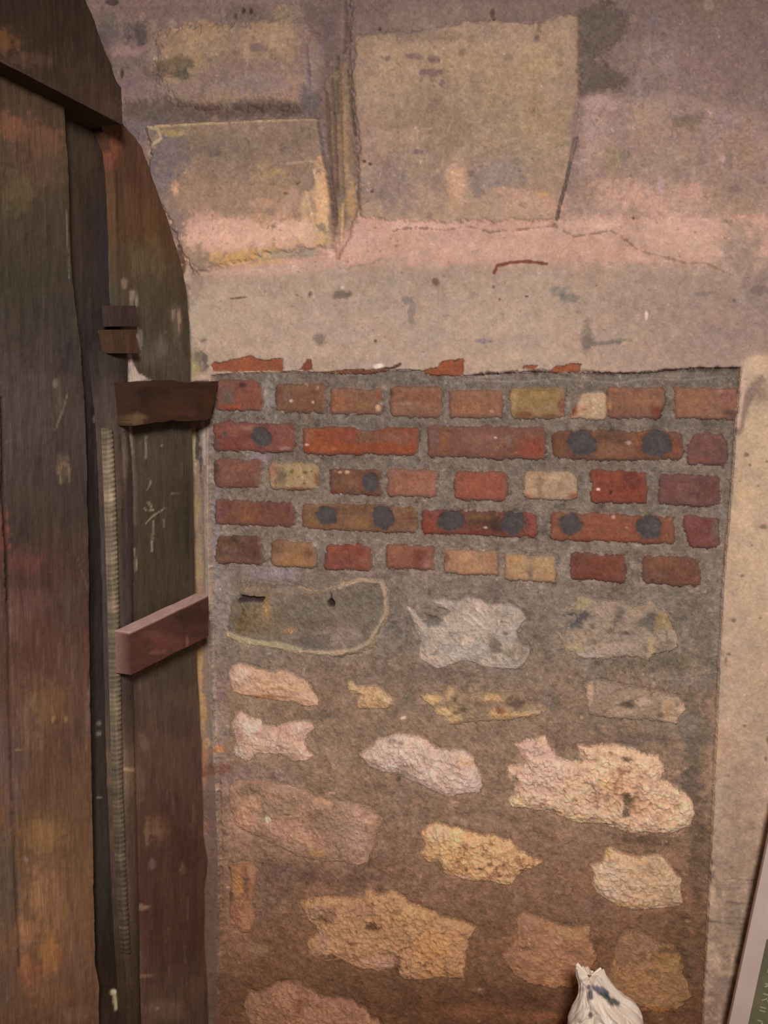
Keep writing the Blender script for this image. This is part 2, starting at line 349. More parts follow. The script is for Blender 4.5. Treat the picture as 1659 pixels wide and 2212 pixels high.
# pink sloping band and lintel
for a in [(900, 490, 90, 14, (204, 164, 144), .7), (1000, 540, 260, 34, (192, 152, 132), .7), (1140, 500, 60, 14, (200, 160, 138), .6), (1300, 490, 60, 22, (206, 166, 144), .8), (1450, 500, 80, 36, (200, 160, 138), .7),
          (1380, 500, 44, 26, (176, 142, 122), .7), (1340, 520, 26, 12, (178, 142, 122), .6), (780, 520, 50, 40, (194, 154, 136), .7), (1240, 500, 50, 14, (178, 144, 124), .5), (1500, 540, 60, 26, (190, 156, 134), .6),
          (620, 585, 120, 18, (190, 156, 138), .6), (500, 690, 90, 60, (178, 154, 130), .6), (700, 700, 160, 50, (172, 148, 130), .5), (640, 760, 120, 20, (182, 154, 134), .6), (900, 650, 180, 50, (160, 138, 122), .5),
          (1100, 690, 180, 40, (178, 152, 130), .6), (1110, 770, 60, 14, (190, 162, 136), .7), (900, 770, 80, 18, (176, 150, 132), .5), (1000, 620, 200, 24, (158, 136, 118), .5), (1300, 700, 60, 30, (156, 130, 112), .6),
          (1450, 640, 200, 60, (148, 124, 110), .5), (1560, 720, 120, 50, (144, 120, 110), .6), (1350, 770, 120, 26, (160, 134, 118), .5), (1650, 640, 60, 60, (128, 108, 100), .6), (1290, 650, 30, 24, (166, 142, 124), .6),
          (1600, 560, 60, 30, (140, 120, 108), .6), (1320, 600, 80, 30, (166, 138, 118), .5), (440, 640, 30, 40, (166, 144, 124), .5)]:
    A.blob(*a[:4], a[4], a[5], rough=0.8, soft=0.8)
for a in [(745, 640, 24, 10, (102, 88, 76), 5), (676, 637, 6, 9, (92, 76, 66), 20), (520, 646, 18, 2.5, (96, 78, 66), -6), (945, 612, 8, 8, (112, 78, 66), 0), (880, 650, 16, 9, (128, 112, 106), 40), (893, 680, 8, 28, (132, 116, 106), 0),
          (1228, 645, 30, 12, (116, 106, 98), 8), (1210, 628, 24, 8, (140, 124, 116), 0), (698, 732, 16, 14, (112, 100, 90), 0), (1048, 738, 20, 6, (130, 112, 116), 0), (1265, 730, 16, 34, (132, 116, 102), 0),
          (1310, 742, 60, 6, (122, 110, 96), -6), (1270, 742, 18, 14, (118, 104, 92), 0), (1068, 622, 4, 5, (96, 80, 70), 0), (1139, 643, 5, 2, (66, 50, 48), 0), (1082, 649, 3, 3, (96, 74, 64), 0), (815, 738, 3, 3, (90, 66, 54), 0),
          (950, 640, 2.5, 20, (146, 126, 116), 0), (648, 640, 3, 4, (110, 92, 80), 0), (1505, 638, 30, 5, (130, 112, 102), -5), (1583, 652, 4, 4, (100, 84, 76), 0), (1640, 630, 22, 10, (118, 100, 92), 0), (445, 735, 10, 7, (108, 90, 76), 30)]:
    A.blob(*a[:5], 0.85, a[5], rough=0.7)
A.blob(1395, 684, 3.5, 10, (214, 192, 176), .9, rough=0.3); A.blob(745, 624, 4, 4, (206, 184, 168), .8, rough=0.3); A.blob(745, 590, 16, 5, (196, 168, 150), .5)
A.line([(1070, 592), (1077, 577), (1100, 571), (1140, 568), (1182, 573)], 3.6, (112, 62, 50), 0.95, 1.2, 1.6)
A.line([(850, 500), (900, 492), (960, 499), (1010, 490), (1060, 503), (1120, 498), (1200, 488), (1240, 513), (1290, 505), (1320, 500), (1350, 520), (1380, 545), (1440, 560), (1480, 572), (1520, 572), (1580, 600)], 1.3, (140, 108, 92), 0.85, 3, 1.4, -0.002)
A.line([(1320, 500), (1370, 476), (1400, 500), (1440, 530)], 1.2, (166, 130, 112), 0.6, 3, 1.5)
A.line([(760, 580), (800, 575), (830, 560)], 1.4, (150, 122, 106), 0.6, 2, 2)
# specks on the lime plaster
rr = random.Random(4)
for k in range(420):
    sx, sy = rr.uniform(420, 1690), rr.uniform(-20, 800)
    A.blob(sx, sy, rr.uniform(1.4, 4), rr.uniform(1.2, 3), (108, 90, 76), rr.uniform(.2, .6), rough=0.6)
for k in range(160):
    sx, sy = rr.uniform(300, 1690), rr.uniform(-20, 470)
    A.blob(sx, sy, rr.uniform(4, 14), rr.uniform(3, 12), rr.choice([(98, 84, 74), (160, 136, 112), (112, 96, 88)]), rr.uniform(.15, .4), rough=1.0, h=rr.choice([-1, 1])*0.001)

# --- right-hand wall beside the infill
RW = [(1597, 800), (1600, 784), (1622, 770), (1720, 764), (4200, 764), (4200, 2600), (1480, 2600), (1515, 2200), (1533, 1850), (1548, 1500), (1560, 1250), (1578, 1050), (1588, 905)]
A.poly(RW, (176, 150, 124), 1, 2.5, 4)
for a in [(1640, 790, 40, 22, (196, 168, 138), .8), (1632, 950, 40, 90, (186, 160, 128), .8), (1610, 1100, 30, 60, (198, 168, 134), .8), (1640, 1130, 30, 30, (178, 150, 130), .6), (1640, 1220, 70, 110, (188, 162, 132), .7),
          (1600, 1420, 60, 130, (176, 150, 124), .7), (1570, 1600, 30, 60, (176, 142, 118), .6), (1660, 1560, 60, 90, (160, 136, 114), .6), (1600, 1700, 70, 80, (146, 122, 106), .7), (1640, 850, 30, 26, (132, 112, 96), .8),
          (1600, 1850, 70, 90, (132, 112, 98), .7), (1580, 1990, 60, 90, (112, 96, 84), .7), (1560, 2130, 50, 90, (98, 80, 70), .7), (1520, 2200, 30, 70, (96, 78, 66), .6), (1640, 1400, 40, 30, (166, 142, 120), .5)]:
    A.blob(*a[:4], a[4], a[5], rough=0.6, soft=0.9)
A.line([(1640, 820), (1612, 860), (1598, 900), (1592, 930)], 9, (126, 106, 96), 0.8, 3, 5, -0.004)
A.line([(1606, 800), (1598, 860), (1590, 920)], 5, (190, 160, 142), 0.8, 1, 3, 0.003)
for a in [(1609, 981, 5, 5), (1594, 1038, 4, 2.5), (1616, 1003, 4, 3), (1656, 996, 6, 3), (1634, 1048, 3, 3), (1620, 1175, 3, 3), (1645, 1135, 8, 6), (1565, 1420, 4, 7), (1572, 1408, 5, 4), (1582, 1335, 7, 6), (1605, 1560, 4, 3), (1655, 1590, 5, 10), (1650, 1630, 4, 7), (1638, 1330, 4, 3), (1600, 1240, 4, 3)]:
    A.blob(*a, (104, 86, 70), .75, rough=0.5)
for k in range(120):
    A.line([(1540+rr.random()*110, sy0 := 1880+rr.random()*330), (1540+rr.random()*110, sy0+4)], 1.5, rr.choice([(84, 72, 62), (150, 130, 114)]), 0.25, 2, 2)
RWM = sdf_poly(x, y, RW) + 3.0*n2
A.h = A.h*(1 - ss(-5, 5, -RWM)) + 0.017*ss(-5, 5, -RWM)
# ------------------------------------------------------------------ blocked-up opening: mortar, bricks, rubble
INF = [(462, 812), (520, 806), (640, 803), (760, 806), (830, 800), (905, 800), (1010, 812), (1130, 804), (1260, 806), (1400, 806), (1480, 797), (1597, 795), (1588, 905), (1578, 1050), (1560, 1250), (1548, 1500),
       (1533, 1850), (1515, 2200), (1480, 2600), (455, 2600), (474, 2212), (478, 1850), (470, 1650), (462, 1400), (455, 1100), (456, 900)]
INM = sdf_poly(x, y, INF) + 2.4*n2
kin = 1 - ss(-4, 3, INM)
mc = lin((114, 104, 92)) * np.ones(x.shape + (1,))
def mt_(c, k):
    global mc
    k = np.clip(k, 0, 1)[..., None]; mc = mc*(1-k) + lin(c)*k
mt_((113, 92, 76), ss(1330, 1560, y + 120*n1) * 0.9)
mt_((122, 112, 100), ss(0.0, 0.5, n1)*(y < 1400)*0.6)
mt_((90, 80, 70), ss(0.05, 0.6, -n1)*0.6)
mt_((98, 74, 58), ss(1750, 2100, y + 100*n1)*0.8)
mt_((84, 60, 46), ss(2080, 2200, y + 60*n1)*0.7)
mt_((146, 136, 124), ss(0.30, 0.60, n2)*(1-ss(1150, 1500, y))*0.55)
mt_((82, 72, 62), ss(0.28, 0.60, -n2)*0.5)
A.c = A.c*(1-kin[..., None]) + mc*kin[..., None]
A.h = A.h*(1-kin) + (0.006 + 0.0022*n2 + 0.0022*n1)*kin
for a in [(1420, 1420, 130, 26, (84, 78, 64), .7), (860, 1330, 40, 90, (104, 96, 86), .6), (1160, 1360, 40, 60, (96, 88, 74), .6), (600, 1240, 50, 14, (132, 122, 130), .8), (560, 1235, 60, 16, (124, 114, 112), .6),
          (560, 990, 24, 14, (140, 130, 134), .7), (510, 1580, 40, 10, (90, 78, 66), .6), (900, 1450, 180, 22, (100, 84, 74), .7), (700, 1540, 30, 14, (88, 78, 68), .6), (600, 1540, 90, 16, (108, 90, 74), .5),
          (480, 1480, 16, 130, (116, 98, 92), .7), (484, 1300, 18, 80, (128, 118, 112), .7), (470, 1150, 10, 120, (126, 118, 120), .7), (490, 1690, 24, 60, (104, 84, 78), .6), (560, 1670, 100, 20, (116, 98, 92), .6),
          (720, 1650, 90, 50, (112, 92, 74), .5), (1500, 1600, 30, 90, (86, 78, 66), .8), (1505, 1850, 26, 160, (80, 68, 56), .8), (1480, 2030, 40, 120, (80, 66, 54), .7), (1400, 1810, 80, 18, (78, 66, 52), .8), (1240, 1800, 40, 14, (120, 98, 84), .5),
          (700, 1890, 150, 20, (92, 72, 62), .8), (820, 1860, 60, 16, (90, 68, 56), .5), (600, 1900, 60, 40, (92, 76, 68), .6), (520, 1800, 40, 60, (130, 104, 90), .6), (500, 1980, 60, 120, (112, 88, 76), .7), (580, 2040, 40, 40, (92, 70, 58), .6),
          (560, 2050, 26, 14, (128, 106, 90), .7), (1290, 1950, 60, 20, (106, 86, 78), .7), (1240, 1980, 40, 24, (96, 80, 70), .6), (1120, 2160, 100, 30, (80, 58, 48), .8), (900, 2170, 130, 30, (84, 62, 48), .8), (620, 2180, 50, 40, (96, 72, 56), .5),
          (1300, 1600, 150, 12, (96, 78, 68), .6), (1240, 1590, 60, 20, (96, 80, 68), .5), (1390, 1590, 40, 8, (84, 72, 62), .7), (760, 1300, 80, 30, (126, 114, 98), .4), (1020, 2180, 60, 16, (134, 96, 66), .4), (1180, 2190, 70, 12, (128, 90, 66), .5),
          (1480, 1560, 40, 30, (106, 96, 84), .5), (1520, 1350, 30, 120, (108, 98, 84), .6), (580, 850, 16, 40, (150, 142, 132), .7), (640, 870, 8, 16, (140, 132, 122), .4), (1150, 1860, 60, 30, (112, 90, 72), .4), (860, 1560, 90, 30, (118, 96, 78), .4)]:
    A.blob(*a[:4], a[4], a[5], rough=0.8, soft=0.8)
for k in range(300):
    sx, sy = rr.uniform(465, 1590), rr.uniform(810, 2250)
    c = rr.choice([(150, 142, 132), (72, 62, 54), (132, 118, 106)]) if sy < 1500 else rr.choice([(140, 116, 98), (68, 54, 44)])
    A.blob(sx, sy, rr.uniform(2, 8), rr.uniform(1.5, 4), c, rr.uniform(.2, .6), rough=0.9)
A.line([(470, 806), (620, 800), (700, 800), (780, 810), (830, 797), (905, 797), (1010, 815), (1080, 812)], 2, (190, 178, 166), 0.35, 5, 2)
A.line([(1010, 812), (1130, 802), (1260, 803), (1330, 810), (1420, 802), (1590, 797)], 2.5, (78, 66, 60), 0.7, 4, 2.5, -0.003)
A.line([(1010, 822), (1130, 826), (1200, 818), (1330, 828), (1400, 818), (1480, 822), (1580, 812)], 1.6, (146, 136, 122), 0.6, 3, 2, 0.001)
A.blob(822, 792, 12, 5, (226, 206, 196), .9, -10); A.line([(835, 798), (850, 795), (868, 787)], 2.5, (66, 46, 42), 0.9, 2, 2)
# painted strip between door and infill
JB = [(400, 560), (440, 590), (458, 700), (462, 820), (456, 1000), (458, 1300), (470, 1650), (478, 1850), (476, 2600), (380, 2600), (380, 560)]
for a in [(438, 700, 16, 40, (172, 152, 128), .8), (440, 780, 16, 30, (104, 92, 74), .8), (420, 760, 8, 30, (150, 132, 106), .8), (432, 800, 10, 16, (160, 144, 104), .7), (450, 780, 6, 18, (86, 76, 72), .7), (428, 600, 14, 50, (150, 128, 110), .8),
          (398, 560, 8, 30, (90, 68, 54), .9), (405, 580, 6, 22, (92, 64, 50), .9), (412, 640, 6, 40, (130, 110, 98), .7)]:
    A.blob(*a[:4], a[4], a[5], rough=0.9)
jm = sdf_poly(x, y, [(380, 830), (457, 822), (454, 1000), (458, 1300), (470, 1650), (478, 1850), (476, 2600), (380, 2600)]) + 2*n2
jk = 1 - ss(-3, 3, jm)
_jc = lin((128, 108, 92))*(1 - ss(1500, 1850, y)[..., None]) + lin((98, 76, 62))*ss(1500, 1850, y)[..., None]
A.c = A.c*(1-jk[..., None]) + _jc*jk[..., None]
A.h = A.h*(1-jk) + 0.012*jk
A.line([(447, 900), (452, 1010), (450, 1100), (455, 1300), (464, 1500), (470, 1650)], 5, (140, 126, 112), 0.7, 2, 3, 0.002)
A.line([(445, 905), (447, 1000)], 4, (172, 160, 148), .8, 2, 2)
for a in [(424, 970, 8, 60, (166, 148, 106), .85), (432, 960, 5, 36, (60, 50, 48), .9), (440, 1000, 4, 40, (56, 48, 46), .7), (420, 1010, 6, 20, (160, 150, 116), .8), (428, 1100, 10, 50, (146, 124, 92), .8), (434, 1220, 10, 60, (150, 128, 92), .8), (438, 1270, 8, 20, (152, 122, 94), .7),
          (450, 1300, 8, 6, (160, 126, 74), .8), (436, 1400, 8, 60, (166, 134, 88), .8), (436, 1480, 8, 40, (176, 134, 96), .8), (442, 1540, 9, 50, (168, 134, 88), .8), (452, 1600, 10, 12, (172, 138, 96), .6), (446, 1640, 8, 60, (156, 112, 82), .7),
          (475, 1615, 16, 8, (160, 104, 58), .7), (460, 1660, 40, 12, (104, 64, 50), .7), (449, 1800, 8, 60, (134, 98, 72), .7), (462, 1800, 14, 80, (112, 88, 80), .6), (466, 2000, 12, 120, (100, 78, 66), .6), (470, 2150, 14, 60, (84, 60, 50), .6)]:
    A.blob(*a[:4], a[4], a[5], rough=0.9)
A.line([(458, 1320), (464, 1500), (476, 1700), (480, 1850), (476, 2050)], 3, (84, 70, 62), 0.5, 3, 3, -0.003)

LAB = np.zeros(x.shape, int)            # 0 plaster wall, 1 mortar, 2 bricks, 3.. stones
LAB[(INM < 0)] = 1
def slope(yy): return (yy - 838) * 1.3e-4

R_ = (138, 76, 55); O_ = (146, 95, 68); B_ = (132, 84, 60); Y_ = (146, 116, 78); Cc = (176, 146, 108); D_ = (112, 64, 46); Mv = (124, 78, 66)
BR = [  # x0,y0,x1,y1, colour, extras (dx,dy,rx,ry,colour,alpha)
 (470,822,572,886,R_,[(490,852,16,26,(96,84,74),.9),(520,835,40,10,(120,80,66),.6),(530,832,8,5,(66,44,40),.9),(500,880,30,5,(160,76,52),.8)]),
 (599,828,706,891,B_,[(632,866,4,3,(214,180,160),.9),(680,869,4,3,(208,174,154),.8),(690,838,4,5,(186,138,98),.8),(650,840,30,10,(138,96,62),.6)]),
 (716,833,827,895,O_,[(790,875,20,10,(162,112,66),.6),(735,870,16,20,(164,98,68),.6),(820,880,6,8,(196,164,130),.7),(820,855,7,8,(140,62,42),.7)]),
 (843,835,957,901,O_,[(850,850,8,8,(104,60,44),.7),(900,860,50,12,(134,84,58),.6),(880,872,20,4,(176,132,108),.5)]),
 (972,837,1086,903,O_,[(1030,880,50,16,(156,98,66),.6),(1064,889,5,3,(200,160,140),.6)]),
 (1102,837,1222,905,Y_,[(1160,855,40,20,(140,114,72),.6),(1215,880,10,20,(134,66,44),.8),(1130,895,22,8,(128,62,44),.7),(1110,865,8,22,(164,138,100),.7),(1190,898,30,5,(120,64,46),.7),(1170,842,26,5,(110,92,62),.6)]),
 (1228,848,1310,906,(172,144,112),[(1240,888,14,14,(146,66,44),.9),(1262,884,12,10,(150,90,66),.6),(1290,860,14,8,(186,158,124),.6),(1275,876,4,14,(140,106,82),.6)]),
 (1312,835,1433,904,O_,[(1420,892,14,14,(112,54,42),.8),(1380,865,40,14,(162,108,72),.5),(1318,876,5,8,(170,128,84),.6),(1330,842,12,6,(170,104,66),.6)]),
 (1456,830,1590,905,O_,[(1570,860,20,22,(140,90,78),.7),(1575,892,18,10,(86,62,58),.8),(1553,846,6,6,(176,124,104),.6),(1500,870,30,10,(160,110,76),.5)]),
 (465,912,637,975,(134,72,56),[(500,930,30,12,(150,92,72),.6),(492,938,6,5,(80,76,70),.9),(545,925,20,8,(162,120,92),.5),(620,950,18,22,(140,88,70),.6),(620,968,12,5,(190,150,140),.5),(500,965,40,8,(128,62,52),.6),(475,960,10,12,(108,74,70),.7)]),
 (658,915,904,983,(148,72,44),[(800,945,60,12,(120,84,66),.7),(870,945,34,16,(138,92,74),.7),(670,940,10,16,(150,96,76),.5),(790,930,16,12,(112,92,78),.7),(700,965,60,10,(146,78,44),.5),(725,968,6,4,(176,112,66),.6),(666,960,5,3,(210,180,168),.8)]),
 (925,918,1178,991,(134,82,62),[(960,955,12,26,(146,94,56),.6),(1040,950,60,26,(144,98,80),.6),(1150,965,30,22,(148,72,48),.8),(1100,945,8,16,(124,106,102),.7),(940,945,14,24,(118,88,80),.6),(1072,945,3,2,(214,190,170),.8)]),
 (1195,928,1475,995,(128,80,56),[(1205,950,10,24,(112,70,52),.7),(1325,938,26,16,(88,70,58),.8),(1345,955,14,6,(76,60,52),.6),(1320,970,40,14,(136,96,70),.6),(1460,970,14,22,(136,76,56),.7),(1390,945,22,20,(136,82,54),.6),(1358,956,6,4,(190,160,144),.6)]),
 (1484,935,1570,1005,Mv,[(1558,975,16,34,(96,72,64),.9),(1520,960,16,12,(116,72,58),.6),(1510,995,26,8,(134,78,60),.6)]),
 (465,990,567,1053,(134,82,64),[(472,1020,10,30,(74,58,44),.9),(520,1010,30,10,(148,94,70),.5),(540,1045,26,8,(118,64,52),.6)]),
 (583,998,693,1060,(152,130,92),[(592,1020,14,22,(150,104,86),.8),(612,1030,14,24,(98,84,70),.9),(686,1035,9,24,(134,74,54),.8),(650,1056,44,6,(124,62,44),.7),(634,1018,6,5,(84,66,54),.8),(662,1020,6,4,(78,62,50),.8),(662,1043,5,7,(56,42,36),.9),(648,1030,4,3,(90,72,58),.8),(677,1018,3,3,(90,72,58),.8)]),
 (713,1010,825,1070,(126,78,56),[(740,1020,20,14,(110,70,52),.7),(765,1040,22,18,(140,98,72),.7),(754,1019,6,4,(206,172,136),.8),(738,1019,5,3,(196,160,126),.7),(730,1062,18,6,(128,58,42),.7),(800,1064,20,5,(128,58,46),.7)]),
 (838,1012,945,1074,(160,98,72),[(850,1022,16,10,(122,100,86),.6),(900,1050,30,14,(166,108,80),.5)]),
 (982,1016,1098,1082,(150,80,58),[(1040,1050,40,20,(158,90,66),.5)]),
 (1130,1016,1247,1080,(174,144,112),[(1166,1050,8,34,(132,104,82),.8),(1238,1070,14,8,(150,86,56),.8),(1140,1070,10,8,(160,92,60),.6),(1200,1055,16,8,(150,118,92),.6),(1170,1022,20,5,(140,112,92),.6),(1200,1030,12,6,(192,164,128),.6)]),
 (1275,1014,1398,1087,(140,68,48),[(1365,1040,26,22,(110,58,48),.8),(1292,1056,4,2.5,(236,200,184),.9),(1320,1062,5,5,(74,38,32),.9),(1385,1070,10,10,(120,62,48),.6)]),
 (1420,1022,1555,1092,(122,76,66),[(1470,1050,40,20,(130,84,74),.5),(1530,1060,20,20,(112,66,58),.5)]),
 (468,1077,640,1137,(128,76,58),[(600,1090,34,12,(108,68,64),.7),(480,1110,12,24,(118,78,72),.6),(540,1110,26,26,(134,84,54),.7),(632,1120,8,16,(116,72,68),.6)]),
 (655,1085,902,1150,(132,90,60),[(768,1100,40,12,(104,76,58),.7),(780,1125,26,16,(146,102,66),.6),(690,1130,24,12,(140,94,58),.6),(880,1120,20,24,(128,80,58),.6),(890,1118,14,3,(92,60,46),.6),(700,1092,20,6,(136,108,90),.5)]),
 (913,1098,1160,1160,(132,68,52),[(1045,1122,54,24,(88,62,48),.9),(1030,1115,30,8,(120,92,60),.6),(925,1140,14,18,(142,66,48),.8),(1145,1128,14,20,(140,72,60),.8),(1080,1140,30,12,(58,44,38),.8),(1020,1150,50,6,(122,56,46),.7),(1050,1138,4,2.5,(210,180,160),.8),(1000,1100,40,6,(126,74,58),.7)]),
 (1190,1105,1455,1175,(138,78,54),[(1233,1132,30,30,(146,92,60),.6),(1320,1130,50,20,(142,80,60),.6),(1440,1145,18,22,(132,82,60),.6),(1320,1165,70,8,(144,74,46),.6),(1325,1116,4,4,(190,150,136),.7),(1353,1138,4,2,(200,160,140),.6)]),
 (1475,1112,1552,1183,(130,72,60),[(1545,1140,14,20,(104,92,76),.8),(1500,1130,16,12,(136,84,76),.5),(1540,1175,16,12,(126,78,60),.5)]),
 (468,1153,572,1217,(112,76,58),[(505,1165,22,14,(76,62,44),.9),(545,1180,22,20,(104,62,50),.7),(490,1210,18,8,(130,86,66),.7),(560,1196,10,8,(90,52,44),.6)]),
 (590,1165,683,1225,(136,100,70),[(640,1210,34,12,(144,112,74),.6),(600,1180,12,14,(106,76,60),.7),(670,1195,10,16,(134,84,62),.6)]),
 (703,1172,808,1233,(138,72,54),[(750,1210,24,10,(118,68,62),.7),(720,1185,10,6,(164,88,50),.6),(760,1180,24,10,(136,64,44),.6)]),
 (836,1172,940,1232,(144,84,62),[(905,1205,16,22,(114,62,52),.8),(925,1215,12,10,(158,106,92),.7),(855,1190,16,12,(158,100,70),.6)]),
 (960,1184,1077,1243,(160,120,88),[(966,1200,8,16,(136,78,60),.8),(1040,1225,20,10,(172,134,98),.6),(1010,1200,20,10,(176,134,102),.6),(1064,1210,8,14,(146,104,76),.5),(1040,1239,34,5,(148,96,66),.7)]),
 (1090,1193,1202,1257,(164,130,94),[(1146,1235,6,20,(112,94,80),.8),(1110,1206,16,8,(168,124,76),.7),(1100,1240,12,10,(140,104,80),.6),(1180,1240,18,12,(166,122,88),.6),(1150,1200,14,8,(120,104,88),.7)]),
 (1230,1190,1350,1256,(130,72,52),[(1280,1245,40,10,(112,58,46),.7),(1300,1205,30,10,(138,76,54),.6),(1340,1225,8,20,(124,70,56),.5)]),
 (1387,1197,1512,1266,(130,80,58),[(1430,1210,30,12,(142,90,62),.6),(1500,1250,14,10,(136,84,74),.6),(1408,1250,6,5,(78,54,44),.7)]),
]
SPEC = {9: None}
brickmask = np.full(x.shape, 1e9)
for k, (x0, y0, x1, y1, c, ex) in enumerate(BR):
    sl = A.box(x0, y0, x1, y1, 14)
    X_, Y_g = A.x[sl], A.y[sl]
    cx, cy = (x0+x1)/2, (y0+y1)/2; s = slope(cy)
    yy = Y_g - s*(X_-cx) - cy
    hw, hh = (x1-x0)/2, (y1-y0 - abs(s)*(x1-x0))/2
    xx = X_ - cx
    if k == 0: hw2 = hw - 0.12*(hh - yy)*(xx > 0)
    elif k == 6: hw2 = hw - 0.45*(hh - yy)*(xx < 0)
    elif k == 7: hw2 = hw - 0.30*np.clip(yy, 0, 99)*(xx > 0)
    elif k == 34: hw2 = hw - 0.34*np.clip(-yy-4, 0, 99)*(xx > 0)
    elif k == 26: hw2 = hw - 0.5*np.clip(yy+8, 0, 99)*(xx < 0)*0.6
    elif k == 13: hw2 = hw - 0.5*np.clip(-yy-8, 0, 99)
    elif k in (3, 18): hw2 = hw - 0.1*np.abs(yy)
    elif k in (27, 29): hw2 = hw - 0.12*(hh - yy)
    else: hw2 = hw
    r = 9 if k not in (12, 15, 19, 24, 34) else 15
    qx = np.abs(xx) - hw2 + r; qy = np.abs(yy) - hh + r
    d = np.hypot(np.maximum(qx, 0), np.maximum(qy, 0)) + np.minimum(np.maximum(qx, qy), 0) - r
    d = d + 5.0*n2[sl] + 4.5*n1[sl] + 2.2*n4[sl]
    # mortar smeared over the top edges of some bricks
    if k in (2, 10, 4, 8): d = np.maximum(d, -(yy + hh) + 7*vn(X_, Y_g, 26, 90+k) + 3)
    if k == 10: d = np.maximum(d, 22 - np.hypot((X_-800)/2.2, Y_g-908)*1.0)
    brickmask[sl] = np.minimum(brickmask[sl], d)
    kk = 1 - ss(-2.5, 1.5, d)
    f = np.random.RandomState(k).uniform(0.94, 1.05)
    c = np.array(c, float); c = c + 0.10*(c.mean() - c)
    A.mix(sl, kk, np.array(c)*f)
    sub = kk * ss(-0.05, 0.45, A.n6[sl]) * 0.50; A.mix(sl, sub, np.array(c)*0.72)
    sub = kk * ss(0.05, 0.5, A.n7[sl]) * 0.45; A.mix(sl, sub, np.array(c)*0.6 + np.array([62, 48, 40]))
    sub = kk * ss(0.1, 0.6, -n1[sl]) * 0.4; A.mix(sl, sub, np.minimum(np.array(c)*1.14, 255))
    sub = kk * ss(-9, 0, d + 6*A.n6[sl]) * 0.55; A.mix(sl, sub, np.array(c)*0.62 + 30)
    A.h[sl] = A.h[sl]*(1-kk) + (0.0105 + 0.0008*n2[sl] + 0.0008*n1[sl] - 0.0015*ss(-8, 0, d))*kk
    keep_c = A.c[sl].copy(); keep_k = kk
    for e in ex: A.blob(e[0], e[1], e[2], e[3], e[4], e[5], rough=0.7, soft=0.8)
    bg = lin((112, 102, 90))
    A.c[sl] = np.where((d < 1)[..., None], A.c[sl], keep_c)
    # thin shade-holding gap under and around the brick
    gk = np.exp(-((d - 2.5)/2.0)**2) * 0.0009
    A.h[sl] -= gk
# remains of the top course under the plaster
for P, c in [([(467, 803), (467, 786), (490, 783), (520, 777), (545, 768), (562, 776), (617, 776), (617, 803)], (150, 84, 56)), ([(648, 801), (664, 786), (668, 779), (678, 778), (682, 801)], (132, 70, 52)),
             ([(695, 806), (760, 799), (800, 800), (845, 796), (868, 790), (860, 797), (800, 808)], (126, 72, 50)), ([(916, 808), (920, 799), (948, 795), (957, 781), (1005, 774), (1005, 812), (940, 812)], (150, 80, 54)),
             ([(1128, 797), (1140, 790), (1162, 791), (1158, 798)], (150, 82, 52)), ([(1190, 803), (1200, 795), (1225, 790), (1240, 784), (1258, 787), (1255, 801), (1215, 806)], (150, 84, 52))]:
    sl, d = A.poly(P, c, 1, 3.2, 2, 0)
    k2 = 1 - ss(-2, 2, d)
    A.mix(sl, k2*ss(0.0, .5, n2[sl])*0.5, (120, 80, 62))
    A.h[sl] = A.h[sl]*(1-k2) + 0.012*k2
    brickmask[sl] = np.minimum(brickmask[sl], d)
# grey mortar plugs set in the brick faces
for a in [(569, 942, 20, 21), (1257, 957, 28, 28), (1420, 960, 28, 28), (803, 1042, 18, 20), (709, 1113, 23, 20), (830, 1118, 24, 23), (978, 1122, 28, 22), (1110, 1128, 25, 24), (1233, 1132, 24, 23), (1402, 1138, 25, 25)]:
    A.blob(a[0], a[1], a[2]*1.22, a[3]*1.22, (84, 62, 50), 0.6, rough=0.25, soft=0.35)
    A.blob(a[0], a[1], a[2]*1.06, a[3]*1.06, (70, 66, 66), 0.97, rough=0.34, soft=0.12, h=-0.0022)
    A.blob(a[0]+2, a[1]-1, a[2]*.6, a[3]*.6, (80, 74, 74), 0.6, rough=0.6, soft=0.6)
LAB[brickmask < 0] = 2

